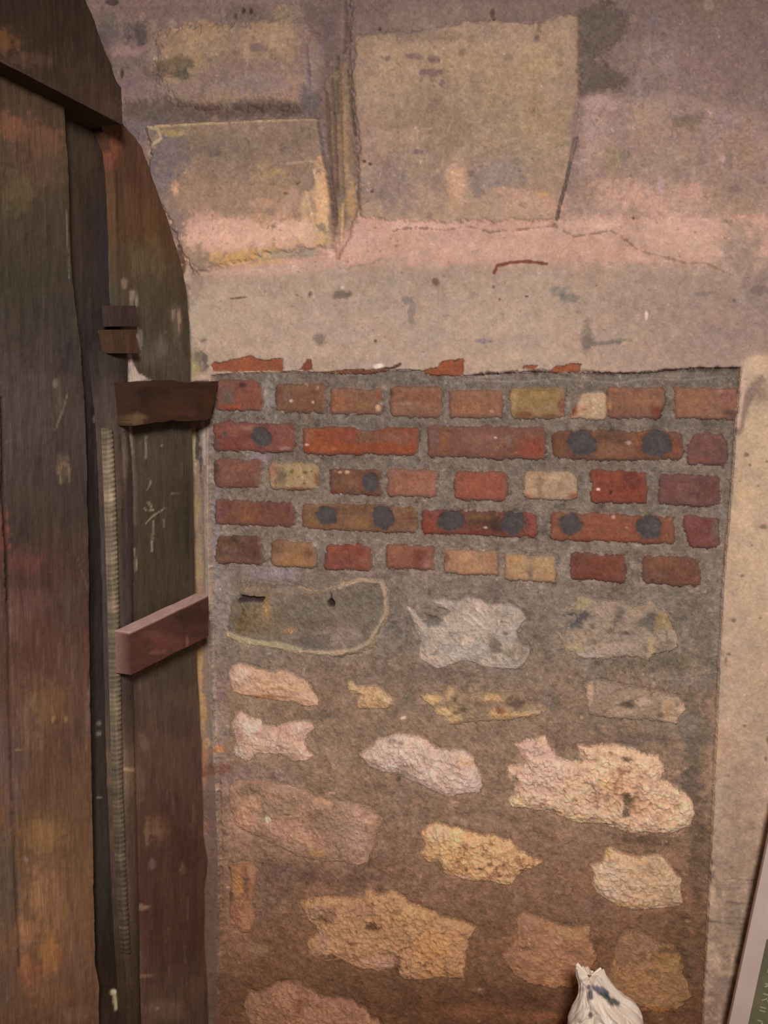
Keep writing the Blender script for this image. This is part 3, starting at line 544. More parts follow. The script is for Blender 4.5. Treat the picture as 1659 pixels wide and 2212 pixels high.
ST = [ # name-label, outline, colour, rough, relief, mottles
 ("large flat grey stone outlined by a cream lime rim, just under the bricks", [(495,1360),(500,1312),(525,1272),(560,1256),(620,1262),(680,1278),(740,1262),(775,1250),(825,1252),(838,1280),(836,1325),(822,1358),(812,1385),(795,1404),(740,1416),(640,1405),(560,1392),(505,1380)], (118,104,90), 3, .003,
   [(560,1330,50,40,(124,104,72),.6),(530,1345,22,26,(104,78,46),.7),(515,1330,14,20,(92,76,56),.6),(570,1290,24,14,(150,118,78),.6),(580,1312,12,20,(156,120,74),.6),(740,1370,50,26,(140,120,108),.7),(660,1310,80,26,(116,106,92),.6),(690,1345,40,12,(98,82,68),.6),(680,1380,36,14,(92,84,74),.6),(600,1350,60,20,(112,94,78),.5),(630,1360,14,8,(150,114,76),.6),(640,1275,60,8,(138,120,100),.6),(560,1270,40,8,(148,122,102),.6),(780,1300,40,26,(106,98,84),.5)]),
 ("smeared white lime-coated stone in the middle of the top rubble row", [(930,1296),(960,1292),(985,1300),(1010,1287),(1030,1292),(1060,1306),(1100,1305),(1125,1313),(1138,1335),(1115,1362),(1122,1388),(1145,1400),(1138,1430),(1115,1443),(1065,1440),(1010,1425),(978,1432),(945,1443),(910,1422),(905,1400),(912,1385),(900,1362),(884,1312),(898,1318),(918,1345),(950,1335),(975,1320),(950,1308)], (166,150,136), 2.5, .006,
   [(1070,1390,14,22,(104,94,80),.9),(1060,1372,8,10,(110,98,86),.7),(1095,1365,7,5,(112,96,88),.8),(1085,1340,5,4,(104,88,80),.8),(1105,1410,14,12,(112,100,84),.7),(1125,1395,14,22,(122,106,90),.6),(1130,1420,10,14,(136,118,100),.6),(960,1320,14,8,(98,88,78),.7),(1020,1340,60,40,(174,154,138),.7),(950,1360,24,20,(182,158,142),.6),(925,1375,18,14,(150,132,118),.6),(915,1415,16,8,(190,166,146),.7),(1008,1380,16,10,(190,166,148),.7),(1050,1305,40,8,(182,160,142),.6),(1055,1430,14,10,(196,172,156),.5),(960,1425,30,10,(180,158,138),.6)]),
 ("cream stone with dark blue-grey blotches, right end of the top rubble row", [(1200,1358),(1216,1372),(1222,1352),(1250,1345),(1240,1325),(1212,1330),(1222,1312),(1245,1300),(1245,1285),(1275,1287),(1290,1300),(1310,1296),(1340,1298),(1370,1312),(1392,1305),(1400,1290),(1420,1310),(1445,1325),(1450,1352),(1465,1378),(1462,1398),(1410,1410),(1400,1425),(1375,1416),(1300,1420),(1265,1418),(1235,1406),(1215,1392)], (150,130,112), 4, .005,
   [(1235,1335,24,26,(84,82,84),.9),(1262,1325,14,10,(76,72,74),.8),(1410,1335,24,24,(86,80,76),.9),(1390,1345,20,8,(92,84,76),.7),(1335,1325,12,18,(96,86,76),.8),(1350,1365,14,6,(82,70,62),.8),(1280,1350,6,8,(90,76,70),.8),(1320,1360,10,6,(92,76,66),.7),(1310,1400,70,16,(164,142,126),.8),(1270,1412,30,6,(186,166,152),.7),(1430,1340,18,24,(148,122,82),.8),(1260,1300,20,10,(150,134,98),.8),(1300,1320,26,14,(154,132,114),.7),(1385,1310,26,12,(146,126,98),.7),(1240,1395,26,14,(170,150,114),.7),(1440,1390,20,14,(132,114,100),.7),(1405,1395,8,20,(174,152,114),.8),(1280,1385,14,8,(112,94,82),.6),(1340,1390,40,8,(156,132,118),.6)]),
 ("long pale pink stone at the left end below the grey outlined stone", [(498,1452),(504,1440),(520,1432),(560,1444),(585,1450),(620,1446),(650,1462),(668,1470),(672,1488),(692,1510),(690,1522),(665,1524),(640,1513),(600,1510),(560,1504),(530,1500),(505,1492)], (184,148,122), 3, .006,
   [(520,1455,20,16,(190,160,142),.7),(600,1480,60,12,(190,152,120),.6),(570,1503,50,5,(150,96,66),.7),(610,1458,30,6,(164,124,104),.6),(590,1485,40,3,(160,118,94),.5),(660,1500,24,10,(180,148,128),.6),(634,1440,4,10,(198,174,164),.8),(645,1495,5,4,(136,104,90),.7)]),
 ("smallest buff stone alone in the mortar, second row of rubble", [(752,1472),(760,1467),(768,1478),(780,1480),(815,1478),(830,1490),(848,1504),(852,1520),(835,1528),(775,1528),(772,1512),(778,1498),(755,1494)], (174,142,108), 2, .006,
   [(762,1480,8,10,(166,142,108),.7),(800,1500,26,14,(178,144,108),.6),(840,1510,8,10,(186,156,130),.6),(800,1520,20,4,(164,130,100),.6)]),
 ("ragged yellow-edged stone between the small buff stone and the pitted grey one", [(905,1498),(945,1496),(962,1506),(970,1482),(985,1483),(998,1497),(1040,1496),(1070,1482),(1090,1492),(1125,1490),(1136,1515),(1185,1530),(1150,1542),(1120,1550),(1060,1555),(1020,1556),(985,1562),(950,1540),(930,1520)], (140,116,92), 4.5, .005,
   [(960,1535,30,10,(198,164,118),.8),(930,1508,22,10,(196,162,116),.8),(975,1550,20,7,(190,156,112),.8),(970,1500,12,14,(176,146,112),.8),(985,1508,5,8,(70,58,48),.7),(1000,1528,12,6,(70,58,50),.7),(985,1535,10,5,(86,70,56),.7),(1060,1505,26,8,(190,154,112),.7),(1115,1515,20,14,(88,70,64),.8),(1080,1538,30,8,(196,156,106),.8),(1083,1533,10,7,(122,72,52),.8),(1125,1540,30,6,(190,154,110),.8),(1045,1538,20,8,(128,108,92),.7),(1030,1515,40,10,(112,92,78),.6),(1160,1534,24,4,(196,166,136),.6),(1090,1488,40,8,(112,92,76),.6)]),
 ("pitted grey-pink stone at the right end of the second rubble row", [(1262,1482),(1278,1469),(1330,1476),(1370,1484),(1420,1490),(1440,1500),(1465,1505),(1480,1530),(1465,1545),(1458,1560),(1420,1554),(1380,1552),(1320,1548),(1272,1540)], (142,120,102), 3.5, .004,
   [(1275,1495,8,24,(186,154,130),.8),(1300,1500,24,20,(140,118,104),.5),(1358,1517,14,8,(80,62,50),.9),(1390,1510,20,12,(176,146,126),.7),(1340,1535,26,8,(172,142,122),.6),(1440,1525,24,18,(168,134,104),.7),(1425,1540,7,6,(92,72,60),.8),(1470,1530,12,14,(188,152,132),.7),(1380,1495,40,8,(148,122,98),.5),(1450,1552,14,7,(186,154,130),.6)]),
 ("knobbly pale pink stone against the left edge, above the big flat pink one", [(505,1560),(512,1540),(524,1534),(545,1548),(565,1553),(575,1567),(600,1570),(635,1556),(678,1557),(682,1570),(668,1582),(658,1598),(668,1618),(678,1630),(665,1645),(640,1640),(610,1628),(560,1626),(535,1646),(508,1625),(512,1600),(502,1580)], (184,150,132), 4, .009,
   [(562,1577,5,5,(112,84,72),.8),(540,1570,24,20,(192,160,144),.6),(600,1580,30,12,(170,136,118),.6),(520,1625,16,14,(204,170,152),.7),(640,1620,24,14,(184,148,122),.6),(580,1610,40,10,(180,144,122),.6),(650,1572,20,10,(186,152,138),.6),(610,1598,20,6,(156,124,108),.6)]),
 ("knobbly whitish-pink stone slanting across the middle of the rubble", [(780,1630),(800,1612),(820,1596),(850,1588),(880,1583),(915,1592),(930,1602),(945,1618),(985,1618),(1010,1620),(1024,1635),(1022,1650),(1036,1658),(1042,1690),(1035,1708),(1000,1712),(968,1719),(930,1702),(900,1686),(860,1670),(830,1664),(800,1655)], (184,156,142), 4, .011,
   [(880,1610,40,18,(192,164,150),.6),(900,1600,24,10,(200,164,140),.5),(880,1655,30,10,(150,124,108),.7),(830,1630,30,14,(170,148,134),.6),(870,1668,24,6,(120,102,88),.6),(1000,1640,26,14,(192,156,126),.7),(960,1690,30,16,(176,146,136),.6),(1010,1690,24,16,(190,162,152),.6),(850,1597,10,5,(120,104,96),.7),(870,1600,6,4,(110,92,84),.6),(920,1670,20,10,(196,164,144),.6),(850,1650,12,5,(210,184,166),.6),(900,1638,14,5,(206,174,154),.6)]),
 ("biggest knobbly peach stone with dark pits, at the right of the rubble", [(1095,1655),(1112,1650),(1130,1640),(1124,1618),(1112,1605),(1140,1598),(1177,1588),(1190,1612),(1200,1630),(1235,1645),(1258,1640),(1250,1618),(1246,1605),(1275,1610),(1310,1605),(1370,1614),(1385,1628),(1420,1630),(1432,1650),(1428,1680),(1460,1700),(1490,1722),(1499,1750),(1488,1780),(1450,1797),(1400,1795),(1360,1796),(1300,1776),(1240,1772),(1180,1748),(1135,1742),(1105,1740),(1100,1725),(1112,1715),(1108,1690),(1098,1675)], (194,160,134), 4, .013,
   [(1170,1670,70,50,(186,156,142),.7),(1150,1615,30,18,(180,148,136),.7),(1120,1725,18,10,(206,168,124),.7),(1230,1760,60,14,(194,158,124),.6),(1340,1650,70,30,(204,168,140),.6),(1340,1700,60,50,(176,138,108),.6),(1355,1720,12,18,(88,72,52),.9),(1350,1750,9,9,(96,80,64),.9),(1355,1632,12,6,(92,70,62),.8),(1340,1660,10,10,(136,98,76),.8),(1358,1660,5,4,(96,72,62),.7),(1422,1761,8,6,(124,84,66),.8),(1278,1760,8,8,(120,102,94),.7),(1245,1720,6,8,(120,88,72),.7),(1285,1712,16,10,(150,112,92),.6),(1310,1685,22,12,(196,160,110),.6),(1420,1740,30,20,(190,150,122),.6),(1450,1770,30,14,(196,160,132),.6),(1330,1690,6,16,(130,98,70),.7),(1380,1730,14,20,(164,124,98),.6),(1400,1650,24,16,(198,164,134),.6),(1290,1735,10,6,(140,106,90),.6),(1265,1680,8,8,(150,116,98),.6)]),
 ("big flat dusty-pink stone filling the left side of the rubble", [(498,1700),(515,1686),(560,1682),(600,1690),(640,1700),(680,1715),(720,1728),(760,1732),(800,1745),(828,1768),(826,1776),(812,1800),(808,1830),(795,1855),(780,1866),(740,1858),(700,1856),(640,1845),(600,1822),(545,1800),(515,1780),(500,1740)], (146,114,94), 4, .006,
   [(550,1705,26,16,(104,88,70),.7),(600,1740,60,26,(126,104,86),.6),(530,1770,26,30,(160,120,98),.7),(650,1800,50,30,(166,128,106),.7),(770,1800,24,60,(172,138,120),.6),(800,1765,24,10,(176,142,120),.7),(700,1770,40,26,(128,100,82),.7),(690,1755,14,10,(98,78,62),.6),(583,1765,6,9,(214,174,146),.9),(560,1730,10,16,(180,140,112),.6),(690,1838,20,10,(168,130,84),.8),(740,1800,40,40,(134,110,94),.6),(540,1745,14,30,(166,130,108),.5),(790,1850,14,12,(170,134,112),.6),(620,1700,40,8,(156,126,108),.5),(660,1850,60,6,(116,92,72),.5)]),
 ("peach stone pricked with small dark holes in the lower middle of the rubble", [(910,1797),(925,1785),(945,1774),(965,1780),(985,1785),(1020,1795),(1035,1800),(1070,1800),(1085,1808),(1105,1812),(1120,1830),(1142,1845),(1172,1858),(1158,1870),(1130,1876),(1118,1890),(1108,1908),(1080,1906),(1060,1898),(1030,1900),(1000,1893),(960,1880),(945,1862),(925,1858),(908,1840),(920,1820)], (198,154,112), 3.5, .010,
   [(950,1795,26,14,(190,154,130),.7),(945,1865,14,18,(140,114,90),.8),(1060,1840,50,20,(202,160,118),.6),(1010,1820,5,16,(134,96,70),.6),(1045,1840,4,4,(124,86,64),.8),(1010,1870,4,6,(80,60,56),.9),(1040,1868,9,6,(92,70,62),.8),(1060,1860,6,4,(92,66,58),.8),(1090,1860,5,4,(96,68,60),.8),(1075,1868,4,4,(90,62,56),.8),(1130,1858,16,8,(170,126,96),.7),(1128,1878,6,8,(112,80,64),.8),(1100,1885,8,5,(112,80,66),.7),(1080,1885,5,4,(100,74,62),.8),(1060,1885,5,4,(112,82,66),.7),(985,1890,40,6,(190,156,132),.5),(1005,1838,4,4,(124,90,70),.7)]),
 ("pale rounded buff stone at the lower right of the rubble", [(1275,1864),(1300,1858),(1312,1830),(1318,1826),(1335,1836),(1352,1843),(1375,1846),(1428,1843),(1440,1855),(1452,1872),(1460,1885),(1472,1895),(1470,1920),(1476,1945),(1465,1952),(1400,1960),(1370,1960),(1335,1953),(1310,1938),(1290,1925),(1280,1905),(1282,1885)], (186,156,126), 2.5, .011,
   [(1330,1870,30,24,(196,168,146),.7),(1400,1865,32,14,(160,134,108),.8),(1318,1840,10,12,(190,152,100),.7),(1360,1906,5,4,(112,84,62),.9),(1341,1903,3,2.5,(120,92,76),.8),(1400,1920,40,18,(178,146,112),.6),(1370,1948,50,7,(194,156,110),.7),(1450,1930,18,24,(164,140,110),.7),(1310,1915,20,14,(192,164,140),.6),(1380,1853,20,5,(190,154,112),.6)]),
 ("large tan stone, smooth ochre on its right half, low in the middle of the rubble", [(650,1945),(680,1932),(740,1935),(785,1938),(792,1918),(806,1914),(818,1930),(850,1920),(868,1932),(880,1948),(905,1956),(940,1965),(950,1978),(990,1985),(1028,2000),(1012,2025),(1008,2060),(1004,2108),(960,2104),(930,2110),(880,2112),(862,2100),(855,2085),(820,2092),(780,2088),(740,2070),(710,2072),(672,2058),(665,2030),(690,2012),(685,1995),(668,1985)], (176,136,98), 4, .008,
   [(940,2050,60,44,(182,136,86),.8),(900,1980,50,30,(176,138,92),.7),(700,1960,44,20,(150,114,90),.7),(780,1960,40,20,(146,110,88),.6),(805,1995,16,10,(92,64,46),.9),(715,1975,22,14,(120,88,66),.7),(765,2030,14,6,(100,70,48),.8),(720,2060,22,9,(110,74,54),.8),(775,2060,12,8,(104,70,50),.7),(861,2078,8,20,(98,68,48),.9),(700,2025,16,20,(162,126,104),.7),(820,2075,36,14,(170,130,108),.7),(990,2095,20,8,(150,118,84),.7),(740,2000,40,18,(162,122,90),.6),(950,2095,50,10,(182,136,86),.6),(835,2015,5,6,(112,80,58),.7),(876,1992,5,5,(108,80,58),.7),(860,1965,8,5,(120,90,64),.6),(910,2010,4,3,(112,82,58),.7),(885,1970,4,3,(112,82,58),.7),(865,2040,12,8,(180,134,90),.5),(690,1935,30,5,(180,142,104),.5)]),
 ("dull brown stone low in the rubble behind and left of the white crumpled bag", [(1112,1982),(1130,1965),(1150,1975),(1190,1988),(1215,1998),(1275,1998),(1272,2020),(1290,2060),(1278,2085),(1270,2110),(1230,2128),(1190,2130),(1140,2118),(1105,2092),(1088,2062),(1105,2035),(1118,2010)], (134,98,74), 5, .005,
   [(1140,1990,24,20,(128,98,82),.6),(1180,2060,60,30,(138,98,74),.6),(1230,2010,40,16,(132,104,78),.6),(1150,2040,26,5,(92,68,50),.6),(1240,2050,26,6,(96,72,54),.6),(1130,2080,20,5,(94,66,50),.6),(1190,2115,40,10,(148,104,76),.6),(1200,2030,30,5,(156,116,90),.5),(1170,2090,30,4,(104,72,54),.6)]),
 ("olive-brown stone in the lower right corner of the rubble", [(1332,2025),(1345,2012),(1370,2005),(1400,2020),(1425,2038),(1455,2040),(1465,2065),(1478,2085),(1470,2100),(1488,2120),(1490,2150),(1465,2178),(1420,2182),(1390,2170),(1360,2160),(1325,2130),(1310,2105),(1325,2070),(1328,2045)], (126,98,70), 5, .005,
   [(1380,2040,40,24,(124,96,78),.7),(1440,2070,26,20,(134,104,68),.7),(1390,2120,50,30,(132,102,74),.6),(1420,2175,30,7,(136,92,52),.7),(1340,2100,22,24,(124,92,66),.6),(1400,2070,8,24,(140,114,90),.5),(1445,2048,24,5,(84,62,48),.7),(1460,2140,20,20,(116,92,68),.6)]),
 ("narrow upright orange-brown stone against the left edge of the infill", [(497,1866),(520,1860),(545,1862),(556,1880),(552,1905),(545,1940),(545,1965),(548,1990),(540,2010),(526,2012),(512,1995),(500,1975),(498,1930),(504,1900)], (142,102,74), 3, .004,
   [(518,1900,10,34,(156,114,72),.8),(498,1880,6,12,(80,56,48),.8),(536,1900,7,30,(84,62,48),.7),(530,1980,16,22,(156,112,82),.7),(502,1930,5,16,(78,56,46),.6),(545,1880,8,12,(150,116,92),.6)]),
 ("half-buried brownish-pink stone at the bottom left edge of the photo", [(526,2165),(545,2140),(575,2135),(600,2120),(640,2116),(668,2130),(690,2150),(720,2152),(765,2160),(790,2175),(815,2200),(840,2240),(560,2250),(540,2200)], (140,104,80), 5, .006,
   [(620,2145,24,24,(156,116,90),.7),(560,2180,24,26,(134,104,80),.6),(650,2180,8,22,(104,68,50),.7),(700,2190,60,24,(146,110,84),.6),(600,2190,30,14,(120,88,64),.5),(770,2190,30,14,(132,98,74),.5)]),
]
for k, (lb, P, c, rg, hh, mot) in enumerate(ST):
    sl, d = A.poly(P, None, 1, rg*1.25, 3, 0)
    kk = 1 - ss(-2.5, 2, d)
    edge = ss(-26, 0, d)
    A.mix(sl, kk, c)
    A.mix(sl, kk*ss(-.05, .45, A.n6[sl])*0.55, np.array(c)*0.72)
    A.mix(sl, kk*ss(0.12, .45, n2[sl])*0.5, np.array(c)*0.62)
    A.mix(sl, kk*ss(0.05, .5, -A.n7[sl])*0.55, np.minimum(np.array(c)*1.10 + 4, 255))
    keep = A.c[sl].copy()
    for e in mot: A.blob(*e[:5], e[5], rough=0.9, soft=0.6)
    A.c[sl] = np.where((d < 1)[..., None], A.c[sl], keep)
    lump = hh*(0.55*(1-edge**2) + 0.45*ss(-.6, .6, n2[sl] + .4*n1[sl] + .5*n4[sl]))
    A.h[sl] = A.h[sl]*(1-kk) + (0.0065 + lump)*kk
    A.h[sl] -= np.exp(-((d - 3)/3.0)**2) * 0.0012
    LAB[sl] = np.where((d < 0) & (INM[sl] < 0), 3 + k, LAB[sl])
n6_ = A.n6
for k_ in (12, 14, 16):            # weathering pits of the knobbly stones (label numbers 3 + index)
    mk = LAB == k_ + 0
    q_ = ss(0.16, 0.52, fbm(x + 6*n2, y + 6*n6_, 19, 300 + k_, 4, 0.7)) + 0.5*ss(0.34, 0.6, fbm(x, y, 9, 340 + k_, 3, 0.7))
    q_ = np.clip(q_, 0, 1)*mk
    A.c = A.c*(1 - 0.42*q_)[..., None]; A.h -= 0.0028*q_
# lime rim, holes, trowel streaks
A.line([(498, 1368), (520, 1380), (560, 1388), (600, 1392), (620, 1397), (650, 1404)], 7, (164, 150, 118), 0.85, 3, 3, 0.003)
A.line([(650, 1404), (720, 1410), (770, 1402), (800, 1385), (818, 1355), (836, 1325), (834, 1280), (826, 1256), (780, 1252), (745, 1262), (735, 1268)], 4.5, (168, 146, 122), 0.85, 3, 3, 0.003)
A.line([(735, 1268), (690, 1275), (650, 1268)], 3, (150, 132, 108), 0.6, 3, 3)
A.line([(760, 1408), (795, 1402), (815, 1372)], 8, (152, 132, 108), 0.6, 4, 5)
A.poly([(516, 1300), (524, 1285), (545, 1287), (575, 1288), (568, 1300), (545, 1298)], (56, 42, 44), 0.95, 2, 2.5, -0.012)
A.blob(717, 1301, 8, 8, (48, 34, 26), .95, rough=.3, soft=.3, h=-0.012); A.line([(719, 1280), (719, 1294)], 2, (58, 46, 38), .8, 1, 1.5)
A.poly([(917, 1325), (960, 1338), (948, 1350), (925, 1352)], (96, 88, 80), 0.8, 3, 3, -0.003)
for p in ([(1002, 1330), (1040, 1362)], [(1012, 1322), (1052, 1356)], [(1030, 1312), (1044, 1324)]):
    A.line(p, 2.5, (200, 178, 160), 0.8, 1, 2, 0.001)
A.line([(884, 1312), (900, 1340), (914, 1352)], 4, (170, 152, 136), 0.8, 2, 2, 0.002)
A.blob(873, 1548, 7, 4, (186, 152, 124), .8, -20); A.blob(720, 1710, 8, 2.5, (180, 140, 118), .7); A.blob(985, 1730, 10, 2.5, (160, 130, 112), .6)

# small-scale tooth of the whole surface, and colours from the lit photograph to surface colours
A.h += 0.0011*A.n6*(LAB >= 1) + 0.00045*n4 + 0.0006*n2*(LAB == 0) + 0.0010*n1*(LAB == 0)
_up = (1 - ss(380, 520, y)) * (LAB == 0)
_mv = (_up*ss(-.1, .5, A.n7)*0.45)[..., None]
A.c = A.c*(1 - _mv) + A.c*np.array([0.80, 0.76, 0.86])*_mv
_lt = (_up*ss(.1, .55, -A.n6)*0.45)[..., None]
A.c = A.c*(1 - _lt) + (A.c*1.12 + lin((150, 122, 98))*0.25)*_lt
_dk = (_up*ss(.22, .5, n2 + .5*A.n6)*0.5*(1 - 0.6*ss(740, 800, x)*(1 - ss(1220, 1280, x))))[..., None]
A.c = A.c*(1 - _dk) + A.c*0.62*_dk
A.h += 0.0016*A.n6*_up
_st = np.where(LAB == 0, 0.55 + 0.35*_up, np.where(LAB == 1, 1.0, np.where(LAB == 2, 0.8, 0.9)))
A.c *= np.exp(_st*(0.22*n4 + 0.34*A.n6 + 0.20*n2))[..., None]
_chr = fbm(x, y, 34, 777, 4, 0.7)[..., None] * np.array([0.06, -0.005, -0.07]) + fbm(x, y, 22, 778, 3, 0.7)[..., None] * np.array([0.02, -0.015, 0.025])
A.c *= np.exp(_chr)
def _tone(mask, stops):
    ys_ = [q[0] for q in stops]
    f_ = np.stack([np.interp(y, ys_, [q[1][i] for q in stops]) for i in range(3)], -1)
    A.c[mask] *= f_[mask]
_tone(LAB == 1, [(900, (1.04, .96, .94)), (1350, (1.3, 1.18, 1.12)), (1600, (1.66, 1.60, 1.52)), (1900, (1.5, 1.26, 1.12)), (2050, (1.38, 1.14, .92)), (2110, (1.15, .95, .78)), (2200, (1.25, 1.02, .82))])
_cream = A.c[..., 1] > 0.50*A.c[..., 0]
_tone((LAB == 2) & _cream, [(800, (1.06, 1.0, .98)), (1300, (1.06, 1.0, .98))])
_tone((LAB == 2) & ~_cream, [(800, (.86, .93, .99)), (1300, (.86, .93, .99))])
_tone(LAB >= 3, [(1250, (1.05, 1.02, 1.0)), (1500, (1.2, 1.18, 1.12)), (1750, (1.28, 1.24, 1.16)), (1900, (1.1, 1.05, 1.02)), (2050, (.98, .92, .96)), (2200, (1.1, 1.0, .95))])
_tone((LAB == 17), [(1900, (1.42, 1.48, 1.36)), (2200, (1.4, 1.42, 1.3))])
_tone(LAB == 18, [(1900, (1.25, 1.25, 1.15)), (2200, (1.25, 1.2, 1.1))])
_tone(LAB == 0, [(380, (1.15, 1.08, 1.13)), (520, (1.05, 1.05, 1.04)), (700, (1.06, 1.03, 1.02))])
# chips and soot specks, pale lime crumbs
_sp = vn(x, y, 4.2, 901)*vn(x, y, 17, 902)
A.c *= (1 - 0.30*_st*ss(0.66, 0.80, _sp))[..., None]
_sp2 = vn(x, y, 4.0, 911)*vn(x, y, 23, 912)
A.c = A.c*(1 + 0.55*(_st*ss(0.70, 0.82, _sp2))[..., None])
GAIN = np.array([0.93, 1.0, 1.12])
E0 = E_lamp(np.array([0.15, 0, 1.65]), [0, -1, 0])
def unlight(C, P, n):
    e = (E_lamp(P, n)/E0 + AMB)/(1 + AMB)
    return np.clip(C * GAIN / e[..., None], 0.004, 0.85)
PW = np.stack([GX, -A.h, GZ], -1)
CW = unlight(A.c, P0, [0, -1, 0])
cell = LAB[:-1, :-1]
visible_edge = cell
wb = piece('wall_back', PW, CW, cell == 0, M_plaster, None, 0.05, cap=False)
tag(wb, 'old limewashed stone wall with flat-arch blocks and pink plaster band around the blocked opening', 'wall', kind='structure')
infill = empty('masonry_infill', (0.2, 0.0, 0.0))
tag(infill, 'blocked-up doorway filled with five courses of red brick over rough rubble stones in grey mortar', 'masonry')
def sub(name, k, mat, label=None, back=0.05, cap=True, parent=infill):
    o = piece(name, PW, CW, cell == k, mat, parent, back, cap)
    o.matrix_parent_inverse = Matrix.Translation(-Vector(parent.location))
    if label: o['label'] = label
    return o
sub('mortar_bed', 1, M_mortar, 'rough grey mortar, browner towards the bottom', cap=False)
sub('brickwork', 2, M_brick, 'red, orange and buff bricks in five courses, some with round dark grey plugs')
for k, s_ in enumerate(ST):
    sub('rubble_stone', 3 + k, M_stone, s_[0])

# ------------------------------------------------------------------ old plank door standing open against the left side
_g = ray(1460, 872); _g[2] = 0; G = _g / np.linalg.norm(_g)          # along the leaf, away from the camera
NL = np.array([G[1], -G[0], 0.0])                                    # out of the leaf's face, to the right
PL = wall(np.array(416.0), np.array(1000.0), -0.045)
def leaf(px, py, off=0.0):
    return on_plane(px, py, PL + NL*off, NL)
def interp(P, y):
    P = np.asarray(P, float); return np.interp(y, P[:, 1], P[:, 0])
def grid_solid(name, P, C, n, thick, mat, parent, smooth=True):
    nj, ni = P.shape[:2]; N = nj*ni
    V = np.concatenate([P.reshape(-1, 3), (P - np.asarray(n)*thick).reshape(-1, 3)])
    CC = np.concatenate([C.reshape(-1, 3)]*2)
    idx = np.arange(N).reshape(nj, ni)
    q = np.stack([idx[:-1, :-1], idx[:-1, 1:], idx[1:, 1:], idx[1:, :-1]], -1).reshape(-1, 4)
    ring = np.concatenate([idx[0, :], idx[1:, -1], idx[-1, -2::-1], idx[-2:0:-1, 0]])
    nx = np.roll(ring, -1)
    sk = np.stack([ring, ring+N, nx+N, nx], 1)
    Fc = np.concatenate([q[:, ::-1], q + N, sk[:, ::-1]])
    o = mesh_obj(name, V, Fc, mat, parent, CC, smooth)
    a = o.data.edges
    o.data.polygons.foreach_set('use_smooth', np.concatenate([np.full(len(q), smooth), np.full(len(q), smooth), np.zeros(len(sk), bool)]))
    # hard rim: split shading along the skirt
    me = o.data
    ev = np.zeros(len(a)*2, np.int32); a.foreach_get('vertices', ev); ev = ev.reshape(-1, 2)
    rs = np.zeros(2*N, bool); rs[ring] = True; rs[ring+N] = True
    sh = rs[ev[:, 0]] & rs[ev[:, 1]]
    at = me.attributes.new('sharp_edge', 'BOOLEAN', 'EDGE') if 'sharp_edge' not in me.attributes else me.attributes['sharp_edge']
    at.data.foreach_set('value', sh)
    return o
def board(name, L_, R_2, y0, y1, off, thick, paint, mat=None, step=4.0, ncol=None, label=None, round_=0.0, parent=None, seed=50, top=None):
    ys = np.arange(y0, min(y1, 2260) + 0.1, step)
    if y1 > 2260: ys = np.concatenate([ys, np.arange(2290, y1, 40)])
    wmax = (interp(R_2, ys) - interp(L_, ys)).max()
    ts = np.linspace(0, 1, ncol or max(4, int(wmax/step)))
    T, Y = np.meshgrid(ts, ys)
    X = interp(L_, Y)*(1-T) + interp(R_2, Y)*T
    jag = 1.6*vn(X*0+7, Y, 22, 71+seed) - 0.8
    X = X + jag*(T > 0.999) - jag*(T < 0.001)
    P = leaf(X, Y, off)
    f = Field(X, Y, seed)
    f.sx = fbm(X, Y/9.0, 9, 33+seed, 4, 0.7)
    paint(f)
    f.c *= (1 + 0.22*f.sx + 0.16*f.n1 + 0.12*f.n4)[..., None]
    f.h += 0.0012*f.sx + 0.0006*f.n4
    if round_: f.h += round_*(1 - (2*T-1)**2)
    P2 = P + NL*f.h[..., None]
    P2[..., 2] = np.maximum(P2[..., 2], 0.004)
    f.c *= np.interp(P[..., 2], [0.3, 0.8, 1.25], [1.65, 1.55, 1.0])[..., None]      # board colour lightened towards the foot to offset the lamp's falloff
    C = np.clip(f.c * GAIN * 1.5, 0.003, 0.8)
    o = grid_solid(name, P2, C, NL, thick, mat or M_wood, parent)
    if label: o['label'] = label
    return o
door = empty('door_1', tuple(PL * [1, 1, 0]))
tag(door, 'old dark plank door leaf with arched top standing open at the left of the wall', 'door', kind='structure')
_di = Matrix.Translation(-Vector(door.location))
def pb(*a, **k):
    o = board(*a, **k, parent=door); o.matrix_parent_inverse = _di; return o
A_edge = [(136, -60), (138, 225), (143, 300), (150, 430), (153, 560), (160, 640), (172, 740), (178, 800), (184, 900), (188, 1050), (192, 1250), (194, 1450), (198, 1700), (203, 1950), (206, 2080), (214, 2130), (214, 3400)]
def base_c(f, stops):
    ys = [s[0] for s in stops]; cs = np.array([lin(s[1]) for s in stops])
    yy = f.y + 70*f.n1
    f.c = np.stack([np.interp(yy, ys, cs[:, k]) for k in range(3)], -1)
